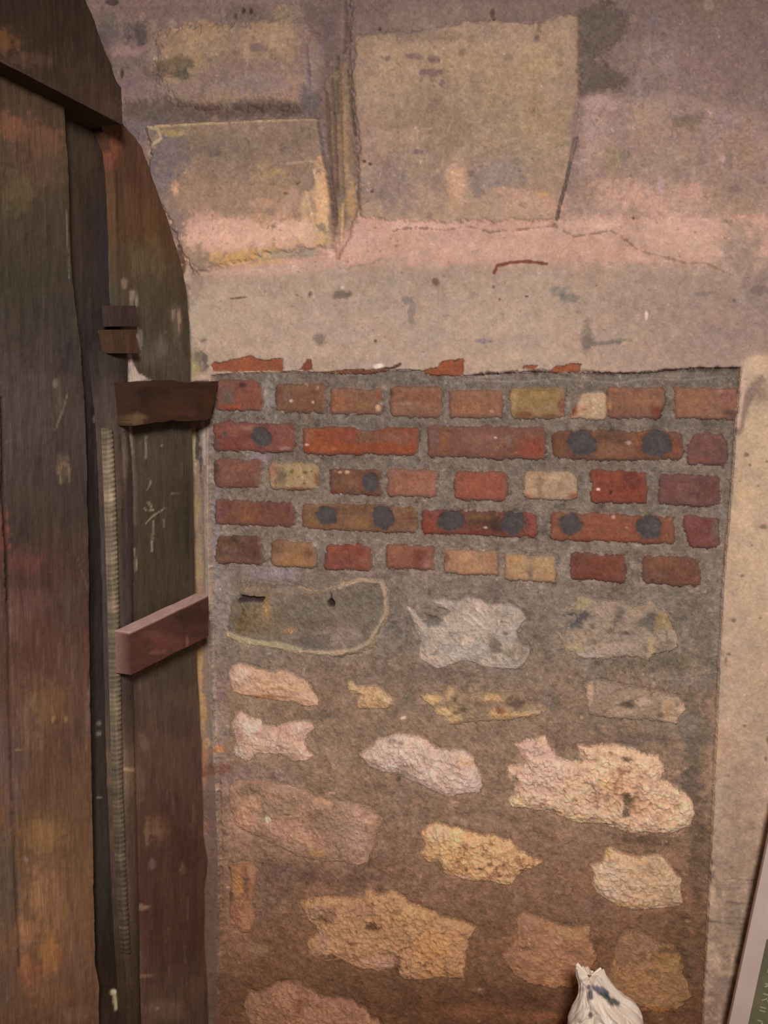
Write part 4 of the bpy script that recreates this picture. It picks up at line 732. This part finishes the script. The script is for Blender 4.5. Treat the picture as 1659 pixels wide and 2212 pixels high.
def paint_A(f):
    base_c(f, [(0, (52, 40, 28)), (250, (66, 50, 36)), (330, (66, 52, 38)), (600, (54, 46, 36)), (900, (64, 54, 48)), (1150, (62, 50, 42)), (1300, (78, 54, 46)), (1500, (86, 60, 48)), (1800, (92, 68, 48)), (2000, (100, 72, 52)), (2200, (84, 60, 44))])
    for a in [(30, 270, 50, 30, (104, 68, 50), .8), (100, 300, 50, 30, (98, 66, 48), .8), (80, 350, 60, 60, (84, 62, 46), .6), (40, 420, 40, 40, (84, 72, 46), .5), (130, 700, 30, 90, (52, 43, 42), .7), (150, 760, 20, 40, (48, 40, 42), .7),
              (60, 880, 60, 90, (74, 64, 56), .6), (135, 1010, 14, 26, (104, 86, 70), .6), (128, 860, 6, 40, (92, 78, 66), .6), (5, 1150, 14, 70, (104, 60, 50), .8), (60, 1215, 60, 30, (96, 58, 52), .7), (120, 1240, 40, 40, (72, 50, 46), .6),
              (60, 1300, 60, 30, (94, 66, 58), .6), (40, 1340, 30, 40, (102, 72, 64), .5), (90, 1400, 30, 60, (84, 52, 42), .6), (150, 1300, 30, 60, (76, 62, 56), .6), (165, 1500, 20, 140, (84, 62, 50), .6), (100, 1520, 50, 60, (104, 76, 50), .7),
              (60, 1560, 30, 80, (104, 80, 62), .5), (20, 1650, 30, 120, (84, 66, 62), .6), (90, 1800, 50, 40, (118, 88, 54), .7), (85, 1930, 26, 60, (126, 92, 62), .7), (120, 1950, 30, 80, (116, 84, 56), .6), (60, 2010, 24, 30, (128, 90, 60), .7),
              (110, 2060, 30, 60, (128, 88, 52), .7), (60, 2100, 30, 40, (122, 78, 50), .6), (160, 2060, 24, 80, (96, 70, 54), .5), (12, 1900, 26, 120, (74, 64, 54), .7), (20, 2120, 26, 60, (74, 58, 48), .6), (160, 2190, 40, 20, (104, 80, 66), .5),
              (110, 2150, 50, 30, (104, 70, 46), .5), (57, 1857, 6, 7, (120, 104, 92), .7), (120, 830, 5, 8, (114, 102, 92), .6)]:
        f.blob(*a[:4], a[4], a[5], rough=0.9)
    f.line([(4, 860), (7, 980), (6, 1060), (10, 1120), (16, 1200), (18, 1300)], 3, (26, 18, 14), 0.95, 1.5, 2, -0.004)
    f.line([(18, 1300), (20, 1500), (26, 1700), (34, 1900), (44, 2090)], 2.5, (52, 36, 28), 0.8, 2, 3, -0.002)
    f.line([(62, 300), (64, 350)], 1.4, (40, 28, 20), .7, 1, 2); f.line([(142, 450), (150, 600)], 1.2, (120, 112, 100), .6, 1, 1.5)
    f.line([(135, 1000), (128, 1020), (132, 1045)], 2, (128, 108, 84), .6, 1, 1.5); f.line([(135, 1000), (148, 1005), (150, 1040)], 2, (122, 102, 80), .5, 1, 1.5)
    f.line([(120, 930), (138, 880), (145, 850)], 1.2, (136, 122, 96), .5, 1, 1.5)
    f.line([(190, 1490), (186, 1620)], 2.5, (120, 98, 86), .5, 2, 2); f.line([(165, 1200), (192, 1280)], 1.2, (110, 92, 80), .5, 1, 1.5)
    for p in [(115, 1555, 4, 9), (143, 1553, 4, 8), (40, 1620, 8, 3)]: f.blob(*p, (150, 118, 86), .6, rough=.4)
    for k in range(60):
        r2 = random.Random(900+k); a, b = r2.uniform(-20, 195), r2.uniform(1250, 2200)
        f.line([(a, b), (a+r2.uniform(-3, 3), b+r2.uniform(20, 90))], 1, r2.choice([(120, 96, 80), (50, 34, 28)]), 0.3, 1, 1.4)
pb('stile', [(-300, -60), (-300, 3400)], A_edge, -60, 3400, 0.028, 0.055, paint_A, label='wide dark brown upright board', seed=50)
def paint_B(f):
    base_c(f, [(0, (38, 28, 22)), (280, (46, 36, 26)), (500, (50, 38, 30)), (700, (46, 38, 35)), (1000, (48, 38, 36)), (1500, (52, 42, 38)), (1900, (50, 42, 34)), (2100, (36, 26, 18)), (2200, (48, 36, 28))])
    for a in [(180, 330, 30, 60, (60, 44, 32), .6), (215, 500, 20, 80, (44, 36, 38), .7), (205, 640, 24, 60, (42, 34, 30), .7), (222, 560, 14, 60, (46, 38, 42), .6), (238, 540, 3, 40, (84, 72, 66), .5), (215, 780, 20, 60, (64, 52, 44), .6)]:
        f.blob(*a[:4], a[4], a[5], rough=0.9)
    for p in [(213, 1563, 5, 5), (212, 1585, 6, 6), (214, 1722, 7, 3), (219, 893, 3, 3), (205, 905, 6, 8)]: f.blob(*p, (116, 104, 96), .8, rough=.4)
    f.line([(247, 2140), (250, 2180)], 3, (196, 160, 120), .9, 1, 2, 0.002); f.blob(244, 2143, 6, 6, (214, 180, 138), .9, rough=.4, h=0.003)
    f.line([(198, 880), (200, 1100), (203, 1500), (206, 2100)], 4, (30, 22, 20), .7, 1, 4)  # shadow line beside the raised stile, painted dark
pb('recessed_board', [(110, 215), (150, 700), (165, 1200), (180, 2212), (180, 3400)], [(245, 215), (252, 290), (262, 700), (268, 1200), (290, 2212), (290, 3400)], 215, 3400, -0.004, 0.03, paint_B, label='dark shadowed board set back between two raised boards', seed=61)  # the board itself is dark wood, not in shadow
def paint_C(f):
    base_c(f, [(0, (60, 40, 28)), (300, (74, 50, 34)), (500, (78, 54, 36)), (560, (74, 58, 40)), (650, (68, 58, 44)), (900, (72, 62, 50)), (1250, (68, 58, 44)), (1450, (70, 56, 44)), (1600, (78, 58, 48)), (1850, (72, 50, 40)), (2000, (68, 46, 36)), (2212, (78, 60, 48))])
    for a in [(248, 320, 12, 30, (112, 66, 46), .8), (240, 350, 14, 20, (96, 56, 44), .7), (300, 380, 20, 60, (76, 46, 34), .6), (320, 480, 26, 40, (90, 60, 34), .5), (280, 450, 20, 50, (84, 58, 40), .5), (300, 560, 30, 40, (88, 74, 50), .6),
              (340, 560, 12, 60, (92, 78, 54), .5), (395, 560, 6, 90, (56, 40, 28), .6), (268, 612, 6, 14, (124, 106, 84), .8), (285, 640, 6, 18, (132, 116, 98), .7), (295, 650, 4, 14, (140, 124, 106), .7), (285, 632, 12, 6, (118, 104, 88), .6),
              (380, 700, 12, 40, (104, 88, 72), .6), (387, 690, 3, 20, (150, 124, 108), .7), (374, 676, 3, 14, (146, 122, 104), .6), (330, 770, 50, 30, (84, 74, 64), .6), (345, 750, 14, 24, (96, 86, 78), .5), (303, 735, 4, 26, (132, 118, 104), .7),
              (297, 718, 3, 14, (142, 124, 108), .7), (330, 1000, 40, 70, (74, 64, 50), .5), (390, 1150, 16, 120, (60, 52, 42), .5), (405, 1150, 6, 120, (48, 38, 32), .6), (370, 1370, 40, 50, (62, 54, 44), .5), (300, 1420, 14, 60, (86, 72, 60), .5),
              (330, 1500, 40, 40, (78, 64, 54), .5), (390, 1560, 30, 40, (66, 52, 44), .5), (310, 1610, 12, 24, (108, 88, 70), .6), (300, 1690, 14, 50, (94, 78, 64), .5), (345, 1790, 24, 28, (100, 74, 54), .85), (318, 1800, 6, 30, (112, 86, 64), .7),
              (380, 1760, 40, 50, (64, 42, 34), .6), (390, 1830, 40, 50, (56, 36, 28), .6), (395, 1875, 5, 12, (110, 80, 62), .6), (328, 1868, 6, 12, (116, 92, 84), .6), (308, 1960, 12, 6, (134, 106, 90), .7), (310, 2108, 16, 4, (124, 98, 80), .7), (305, 2060, 14, 60, (84, 62, 50), .5),
              (350, 2180, 50, 20, (102, 80, 64), .6), (420, 2140, 14, 40, (92, 70, 56), .5), (340, 2178, 6, 6, (140, 116, 96), .7), (427, 1660, 8, 60, (60, 50, 42), .5), (432, 1590, 5, 60, (92, 60, 50), .5)]:
        f.blob(*a[:4], a[4], a[5], rough=0.9)
    f.line([(252, 370), (254, 500)], 1.5, (40, 28, 20), .6, 1, 2)
    f.poly([(280, 768), (287, 790), (298, 806), (326, 822), (304, 824), (300, 830), (279, 828), (277, 800)], (186, 166, 152), 0.9, 2, 3, 0.004)
    f.line([(278, 765), (280, 790)], 2, (166, 148, 134), .8, 1, 2)
    f.line([(277, 826), (277, 880), (280, 930), (287, 980)], 2.2, (150, 132, 120), .8, 1, 2, 0.002)
    f.line([(284, 940), (292, 1060), (292, 1130)], 4, (112, 96, 82), .55, 2, 3)
    f.blob(298, 893, 22, 14, (118, 96, 70), .8); f.blob(305, 908, 14, 8, (112, 92, 66), .7)
    for p in [[(316, 940), (314, 990)], [(322, 1032), (326, 1044), (318, 1058)], [(320, 1085), (326, 1092), (330, 1102), (318, 1104), (313, 1098)], [(314, 1132), (330, 1115), (358, 1096)], [(332, 1125), (328, 1190)],
              [(372, 1065), (390, 1064)], [(346, 960), (352, 963)], [(290, 1185), (296, 1230)], [(352, 1120), (354, 1140)]]:
        f.line(p, 1.2, (156, 142, 118), .75, 1, 1.2)
    f.line([(292, 1190), (290, 1232)], 2, (120, 104, 86), .5, 1, 2); f.blob(283, 1188, 9, 4, (150, 130, 110), .7)
    for k in range(50):
        r2 = random.Random(1900+k); a, b = r2.uniform(295, 430), r2.uniform(500, 2200)
        f.line([(a, b), (a+r2.uniform(-2, 2), b+r2.uniform(15, 60))], 1, r2.choice([(112, 96, 80), (44, 32, 26)]), 0.3, 1, 1.4)
C_edge = [(262, 262), (276, 282), (290, 295), (307, 320), (322, 360), (340, 415), (358, 462), (372, 505), (386, 552), (396, 592), (404, 640), (409, 700), (412, 850), (416, 1000), (420, 1200), (424, 1400), (428, 1480), (434, 1600), (436, 1700), (438, 1800), (447, 1850), (447, 1880), (440, 1910), (440, 2050), (446, 2120), (450, 2212), (450, 3400)]
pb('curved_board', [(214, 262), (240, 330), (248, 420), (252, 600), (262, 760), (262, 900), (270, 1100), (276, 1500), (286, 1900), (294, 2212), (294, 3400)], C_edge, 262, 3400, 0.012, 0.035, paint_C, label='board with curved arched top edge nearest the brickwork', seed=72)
def paint_D(f):
    base_c(f, [(700, (46, 38, 34)), (800, (56, 45, 39)), (900, (70, 58, 50)), (1050, (72, 58, 50)), (1300, (66, 54, 50)), (1450, (62, 52, 44)), (1650, (78, 60, 48)), (1900, (70, 54, 44)), (2050, (58, 44, 32)), (2212, (46, 32, 22))])
    f.blob(262, 990, 10, 50, (112, 94, 80), .6); f.blob(270, 1665, 26, 60, (98, 80, 62), .7); f.line([(262, 1660), (300, 1664)], 4, (142, 114, 90), .7, 1, 3)
    f.line([(270, 1000), (274, 1200)], 5, (58, 46, 46), .6, 2, 4); f.line([(281, 1100), (284, 1170)], 3, (96, 62, 44), .6, 1, 3)
    f.line([(254, 940), (258, 1100), (262, 1250)], 1.6, (40, 30, 26), .7, 1, 1.6, -0.002)
D_L = [(212, 758), (213, 765), (222, 860), (229, 930), (236, 1100), (242, 1300), (246, 1470), (252, 1700), (258, 1850), (266, 2020), (272, 2120), (276, 2212), (276, 3400)]
D_R = [(274, 758), (275, 765), (276, 860), (278, 930), (286, 1020), (288, 1200), (288, 1400), (290, 1600), (296, 1800), (300, 2000), (304, 2212), (304, 3400)]
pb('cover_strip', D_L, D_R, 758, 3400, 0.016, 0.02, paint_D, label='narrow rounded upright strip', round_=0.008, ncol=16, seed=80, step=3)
# notched pale moulding along the strip's left edge
def notched():
    ys = np.arange(925, 2060, 1.0); ts = np.linspace(0, 1, 9)
    T, Y = np.meshgrid(ts, ys)
    xl = np.interp(Y, [925, 1100, 1300, 1470, 1700, 1850, 2060], [229, 236, 242, 246, 252, 258, 270])
    X = xl + T*np.interp(Y, [925, 1000, 1500, 2060], [14, 15, 15, 12])
    P = leaf(X, Y, 0.026)
    ph = (Y + 5*T) / 10.5
    bump = 0.5 + 0.5*np.cos(2*np.pi*ph)
    h = 0.003*(1-(2*T-1)**2) + 0.0014*bump*(1-(2*T-1)**4)
    C = np.zeros(X.shape + (3,)); k = np.interp(Y, [925, 1000, 1250, 1500, 1750, 1950, 2060], [.3, .8, .45, .40, .40, .25, .05])
    for i in range(3): C[..., i] = lin((58, 48, 42))[i]*(1-k) + lin((134, 122, 104))[i]*k
    C *= (0.80 + 0.28*bump)[..., None] * np.exp(.9*fbm(X, Y, 26, 5, 4, .7))[..., None]
    o = grid_solid('notched_moulding', P + NL*h[..., None], np.clip(C*1.5, .003, .8), NL, 0.01, M_wood, door)
    o['label'] = 'pale notched rope-like moulding'; o.matrix_parent_inverse = _di
notched()
def paint_R(f):
    base_c(f, [(-60, (34, 24, 16)), (60, (40, 28, 18)), (150, (46, 33, 24)), (230, (56, 40, 31))])
    for a in [(10, 90, 40, 30, (92, 60, 34), .7), (60, 130, 60, 20, (74, 52, 40), .6), (120, 60, 60, 50, (42, 30, 20), .6), (240, 240, 20, 26, (72, 52, 42), .6), (180, 150, 50, 30, (52, 38, 26), .5)]:
        f.blob(*a[:4], a[4], a[5], rough=0.9)
lowl = [(-600, -200), (-520, -136), (-260, -1), (0, 133), (262, 268), (264, 271)]
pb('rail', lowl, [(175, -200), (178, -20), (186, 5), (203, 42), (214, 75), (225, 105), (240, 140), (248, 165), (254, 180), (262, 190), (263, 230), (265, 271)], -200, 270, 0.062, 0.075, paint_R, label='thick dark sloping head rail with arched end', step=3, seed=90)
# short blocks on the strip
def paint_S(c1, c2):
    def p(f):
        f.c = np.ones(f.sh + (1,))*lin(c1); f.c = f.c*(1 - ss(-.2, .5, f.n1)[..., None]*.5) + lin(c2)*ss(-.2, .5, f.n1)[..., None]*.5
    return p
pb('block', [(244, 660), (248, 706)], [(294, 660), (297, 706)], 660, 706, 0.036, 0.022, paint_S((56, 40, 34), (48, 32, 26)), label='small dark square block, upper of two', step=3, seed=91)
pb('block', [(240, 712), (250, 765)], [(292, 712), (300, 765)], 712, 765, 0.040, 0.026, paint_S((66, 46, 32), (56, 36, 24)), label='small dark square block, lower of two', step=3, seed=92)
def batten(name, TL, TR, BR_, BL, off, thick, c_face, c_edge, blobs, label, ragged=0.0, seed=5, top=None):
    """board fixed along the leaf, given by the four corners of its outer face"""
    T, S = np.meshgrid(np.linspace(0, 1, 70), np.linspace(0, 1, 36))
    TL, TR, BR_, BL = [np.array(v, float) for v in (TL, TR, BR_, BL)]
    XY = (TL*(1-T[..., None]) + TR*T[..., None])*(1-S[..., None]) + (BL*(1-T[..., None]) + BR_*T[..., None])*S[..., None]
    X, Y = XY[..., 0], XY[..., 1]
    Y = Y + ragged*(vn(X, X*0+3, 18, seed) - .5)*2*(np.abs(2*S-1)**6)
    X = X + ragged*(vn(Y, Y*0+9, 16, seed+1) - .5)*2.4*(T**12)
    f = Field(X, Y, seed); f.sx = fbm(X/7, Y*1.2, 9, 33+seed, 4, 0.7)
    f.c = np.ones(X.shape+(1,))*lin(c_face)
    for b in blobs: f.blob(*b[:4], b[4], b[5], rough=0.8)
    f.c *= (1 + .25*f.sx + .2*f.n1)[..., None]
    P = leaf(X, Y, off) + NL*(0.0007*f.sx + 0.0012*ragged*0.3*f.n1)[..., None]
    o = grid_solid(name, P, np.clip(f.c*GAIN*1.5, .003, .8), NL, thick, M_wood2, door)
    # edges get their own tone; lamp-lit top and end painted paler
    a = o.data.color_attributes['Col']; n = len(o.data.vertices)
    cc = np.zeros(n*4, np.float32); a.data.foreach_get('color', cc); cc = cc.reshape(-1, 4)
    cc[n//2:, :3] = lin(c_edge)*GAIN*1.5
    if top is not None:
        cc[n//2:n//2+70, :3] = lin(top)*GAIN*1.5; cc[:70, :3] = lin(top)*GAIN*1.5; cc[70:140, :3] = 0.5*cc[70:140, :3] + 0.5*lin(top)*1.3
    a.data.foreach_set('color', cc.ravel())
    o['label'] = label; o.matrix_parent_inverse = _di
    return o
batten('batten', (278, 824), (472, 824), (456, 903), (286, 918), 0.052, 0.040, (54, 34, 22), (46, 30, 22),
       [(330, 845, 50, 14, (40, 24, 16), .8), (310, 860, 16, 26, (36, 22, 16), .8), (380, 880, 60, 16, (64, 40, 26), .7), (430, 850, 30, 20, (56, 34, 24), .6), (410, 890, 26, 10, (74, 44, 36), .6), (450, 870, 12, 26, (70, 44, 24), .6), (400, 835, 60, 8, (46, 28, 18), .7), (298, 905, 16, 14, (104, 82, 56), .8)],
       'dark rough brown batten end sticking out over the bricks', 3.0, 5)
batten('batten', (281, 1366), (451, 1285), (450, 1374), (283, 1458), 0.062, 0.030, (76, 46, 38), (124, 92, 82),
       [(300, 1400, 16, 40, (84, 46, 38), .6), (420, 1330, 34, 20, (58, 32, 26), .8), (400, 1340, 14, 16, (54, 34, 28), .7), (360, 1390, 40, 20, (104, 58, 46), .6), (430, 1370, 20, 20, (72, 38, 30), .6), (330, 1370, 30, 12, (106, 64, 52), .6), (404, 1390, 3, 14, (140, 90, 76), .6), (340, 1410, 20, 6, (126, 80, 66), .5)],
       'reddish-brown sawn batten end with pale top edge', 0.6, 9, (184, 148, 136))

# ------------------------------------------------------------------ floor
fm = plain('worn_stone_floor', (96, 76, 62), 0.9, 0.2, 0.15, 14, 0.004)
xs = np.linspace(-2.4, 2.4, 60); ys = np.linspace(-3.2, 0.045, 50)
FX, FY = np.meshgrid(xs, ys); FZ = 0.003*fbm(FX*100, FY*100, 20, 3, 4) - 0.004
Pf = np.stack([FX, FY, FZ], -1); idx = np.arange(FX.size).reshape(FX.shape)
fl = mesh_obj('floor', Pf.reshape(-1, 3), np.stack([idx[:-1, :-1], idx[:-1, 1:], idx[1:, 1:], idx[1:, :-1]], -1).reshape(-1, 4), fm)
tag(fl, kind='structure')

# ------------------------------------------------------------------ crumpled white bag at the foot of the wall
def bag():
    yc = -0.16
    rows = [(2090, 1246, 1300), (2100, 1244, 1304), (2108, 1245, 1309), (2120, 1249, 1318), (2136, 1250, 1332), (2150, 1249, 1345), (2160, 1247, 1364), (2172, 1243, 1378), (2185, 1237, 1387), (2212, 1229, 1389), (2260, 1222, 1396), (2400, 1205, 1410), (2600, 1180, 1430), (2760, 1165, 1440)]
    rows = np.array(rows, float)
    pys = np.concatenate([np.arange(2098, 2240, 2.5), np.arange(2240, 2760, 9)])
    nth = 150; th = np.linspace(0, 2*np.pi, nth, endpoint=False)
    TH, PY_ = np.meshgrid(th, pys)
    l = wall(np.interp(pys, rows[:, 0], rows[:, 1]), pys, yc); r = wall(np.interp(pys, rows[:, 0], rows[:, 2]), pys, yc)
    cx = (l[:, 0]+r[:, 0])/2; rx = (r[:, 0]-l[:, 0])/2; z = (l[:, 2]+r[:, 2])/2
    z = z - z.min(); ztop = wall(np.array(1280.0), np.array(2098.0), yc)[2]
    z = z * ztop / z.max()
    ry = np.minimum(rx*0.75, 0.10)
    u, v = TH*40, z[:, None]*1000 + 0*TH
    # angular folds: sharp ridges
    rid = lambda s, sd: 1 - 2*np.abs(vn(u*1.0 + 0.35*v, v*0.5 + u*.2, s, sd) - .5)*2
    a1 = np.abs(vn((np.cos(TH)*60+200), v + np.sin(TH)*60, 26, 4) - .5); a2 = np.abs(vn(np.cos(TH)*60 + 300, v*0.7 + np.sin(TH)*70, 11, 8) - .5)
    k = 1.03 + 0.42*(a1*2 - .5) + 0.22*(a2*2 - .5) + 0.10*np.abs(np.sin(TH*5 + v*.02))
    edge = np.abs(np.cos(TH))[...]
    kx = 1.02 + (k-1)*0.16
    X = cx[:, None] + rx[:, None]*np.cos(TH)*kx; Y = yc + ry[:, None]*np.sin(TH)*k; Z = z[:, None] + 0.012*(vn(np.cos(TH)*60+9, np.sin(TH)*60+v*.3, 16, 12) - .5)*(z[:, None] > .03)
    # torn lobes at the top
    P = np.stack([X, Y, Z], -1)
    nj = len(pys)
    lob = ss(0, 1, 1 - np.arange(nj)/7.0)[:, None]
    P[..., 2] += lob*(0.007*np.cos(2*TH+.3) + 0.004*np.cos(7*TH) - 0.003)
    idx = np.arange(nj*nth).reshape(nj, nth); nx = np.roll(idx, -1, 1)
    q = np.stack([idx[:-1], nx[:-1], nx[1:], idx[1:]], -1).reshape(-1, 4)
    V = P.reshape(-1, 3)
    top = V[:nth].mean(0) - [0, 0, .008]; bot = V[-nth:].mean(0)
    # closing caps made of quads towards the centre
    V = np.concatenate([V, np.repeat(top[None], nth, 0) + (V[:nth]-top)*.15, np.repeat(bot[None], nth, 0) + (V[-nth:nj*nth]-bot)*.05])
    t0 = nj*nth + np.arange(nth); b0 = t0 + nth
    q = np.concatenate([q, np.stack([t0, np.roll(t0, -1), nx[0], idx[0]], 1), np.stack([idx[-1], nx[-1], np.roll(b0, -1), b0], 1)])
    px, py = project(V)
    C = np.ones((len(V), 3))*lin((222, 202, 190))
    def bl(x, y, rx_, ry_, c, rot=0, a=.9):
        nonlocal C
        r = math.radians(rot); dx, dy = px-x, py-y
        uu = (dx*math.cos(r)+dy*math.sin(r))/rx_; vv = (-dx*math.sin(r)+dy*math.cos(r))/ry_
        kk = (1-ss(.6, 1.25, np.sqrt(uu*uu+vv*vv) + .5*fbm(px, py, 9, 3, 2)))*a
        kk = np.where(V[:, 1] < yc, kk, 0)
        C = C*(1-kk[:, None]) + lin(c)*kk[:, None]
    bl(1296, 2138, 24, 10, (84, 84, 104), 30); bl(1318, 2160, 22, 8, (52, 66, 62), 35); bl(1275, 2150, 6, 14, (70, 72, 84)); bl(1272, 2133, 5, 7, (90, 92, 104)); bl(1258, 2137, 8, 5, (146, 146, 158), 0, .6)
    bl(1335, 2168, 5, 8, (84, 92, 92)); bl(1275, 2194, 5, 8, (96, 92, 92)); bl(1260, 2185, 5, 14, (172, 160, 152), 0, .6)
    bm = plain('white_plastic', (222, 202, 190), 0.45, 0.4)
    mt = material('crumpled_film', 0.03, 200, 0.15, 0.0006, rough=0.45, spec=0.45)
    o = mesh_obj('crumpled_bag', V, q[:, ::-1], mt, None, np.clip(C*1.25, 0, .85), False)
    me = o.data; ctr = Vector((float(cx.mean()), yc, 0.0))
    tag(o, 'white crumpled plastic bag with dark blue-green print standing at the foot of the wall', 'bag')
bag()

# ------------------------------------------------------------------ information panel at the right edge
def panel():
    yp = -0.07
    tl = wall(np.array(1608.0), np.array(2033.0), yp); bl_ = wall(np.array(1566.0), np.array(2230.0), yp)
    up = (tl - bl_); up[1] = 0; up /= np.linalg.norm(up)
    rt = np.array([up[2], 0, -up[0]]); nrm = np.array([0, -1, 0.0])
    o0 = tl + up*0.55                                   # top left corner, out of the frame to the right and above
    t = -(o0 - wall(np.array(1659.0), np.array(1790.0), yp)) @ up
    Wd, Hh, fr = 0.50, 0.72, 0.030
    # top left corner: the left edge runs out of the frame at its right side
    root = empty('information_panel', (float(tl[0]+.25), yp, 0.0))
    tag(root, 'leaning information panel with white frame and green-grey face at the lower right corner', 'sign')
    inv = Matrix.Translation(-Vector(root.location))
    TLc = tl + up*0.30
    def box(name, u0, u1, v0, v1, d0, d1, mat, label=None, bev=0.0015):
        V = []
        for d in (d0, d1):
            for (u, v) in ((u0, v0), (u1, v0), (u1, v1), (u0, v1)):
                V.append(TLc + rt*u - up*v + nrm*d)
        Fc = [(0, 1, 2, 3), (7, 6, 5, 4), (0, 4, 5, 1), (1, 5, 6, 2), (2, 6, 7, 3), (3, 7, 4, 0)]
        o = mesh_obj(name, V, Fc, mat, root, None, False)
        md = o.modifiers.new('b', 'BEVEL'); md.width = bev; md.segments = 2
        o.matrix_parent_inverse = inv
        if label: o['label'] = label
        return o
    mw = plain('painted_white_frame', (205, 186, 178), 0.5, 0.3, 0.03, 20)
    mg = plain('green_grey_print', (112, 108, 86), 0.45, 0.35, 0.10, 30)
    ml = plain('pale_ink', (168, 168, 140), 0.6, 0.2, 0.05, 40)
    H2 = 0.66
    gtop = float(((TLc - on_plane(np.array(1652.0), np.array(2020.0), tl + nrm*0.004, nrm)) @ up))
    box('frame_board', 0, Wd, 0, H2, 0, 0.014, mw, 'plain white board')
    box('printed_face', fr, Wd-fr, gtop, H2-0.03, 0.0141, 0.0165, mg, 'green-grey printed sheet', 0.0004)
    # rows of pale writing too worn to read, as short pen strokes
    r3 = random.Random(12); V = []; Fc = []
    def stroke(u0, v0, u1, v1, w=0.0011):
        du, dv = u1-u0, v1-v0; L_ = math.hypot(du, dv) or 1; pu, pv = -dv/L_*w, du/L_*w
        b = len(V)
        for d in (0.0164, 0.0172):
            for (u, v) in ((u0-pu, v0-pv), (u1-pu, v1-pv), (u1+pu, v1+pv), (u0+pu, v0+pv)):
                V.append(TLc + rt*u - up*v + nrm*d)
        for f in [(0, 1, 2, 3), (7, 6, 5, 4), (0, 4, 5, 1), (1, 5, 6, 2), (2, 6, 7, 3), (3, 7, 4, 0)]: Fc.append([b+i for i in f])
    v = gtop + 0.022
    while v < H2 - 0.06:
        u = fr + 0.012
        while u < Wd - fr - 0.03:
            w = r3.uniform(.007, .010); h = 0.013
            for q in range(r3.choice([2, 3])):
                a, b = r3.choice([((0, 0), (0, 1)), ((0, 0), (1, 0)), ((0, 1), (1, .5)), ((0, .5), (1, .5)), ((1, 0), (1, 1)), ((0, 1), (1, 1))])
                stroke(u + a[0]*w, v + a[1]*h, u + b[0]*w, v + b[1]*h)
            u += w + 0.006 + (0.012 if r3.random() < .2 else 0)
        v += 0.026
    o = mesh_obj('lettering', V, Fc, ml, root, None, False); o.matrix_parent_inverse = inv; o['label'] = 'rows of small pale writing'
    # slim stand behind the panel down to the floor
    c = TLc + rt*Wd*0.5 - up*H2*0.55
    V = []
    for (a, b) in ((-.02, .005), (.02, .005), (.02, .035), (-.02, .035)):
        V.append([c[0]+a, yp+b, 0.0]); 
    for (a, b) in ((-.02, .005), (.02, .005), (.02, .035), (-.02, .035)):
        V.append([c[0]+a, yp+b, c[2]])
    o = mesh_obj('post', V, [(3, 2, 1, 0), (4, 5, 6, 7), (0, 1, 5, 4), (1, 2, 6, 5), (2, 3, 7, 6), (3, 0, 4, 7)], mw, root, None, False); o.matrix_parent_inverse = inv
    V = []
    for z in (0.0, 0.012):
        for (a, b) in ((-.13, -.10), (.13, -.10), (.13, .14), (-.13, .14)): V.append([c[0]+a, yp+b, z])
    o = mesh_obj('foot', V, [(3, 2, 1, 0), (4, 5, 6, 7), (0, 1, 5, 4), (1, 2, 6, 5), (2, 3, 7, 6), (3, 0, 4, 7)], mw, root, None, False); o.matrix_parent_inverse = inv
    print('panel', TLc, gtop, project(np.array([TLc, TLc+rt*fr-up*gtop, tl])))
panel()
print('LEAF', G, NL, PL, [leaf(np.array(float(a)), np.array(float(b)), c)[:3] for a, b, c in ((0, 1000, 0), (0, 2212, 0), (100, 3400, 0), (472, 824, .052), (451, 1285, .062), (450, 2212, .012), (-300, 1000, .03))])
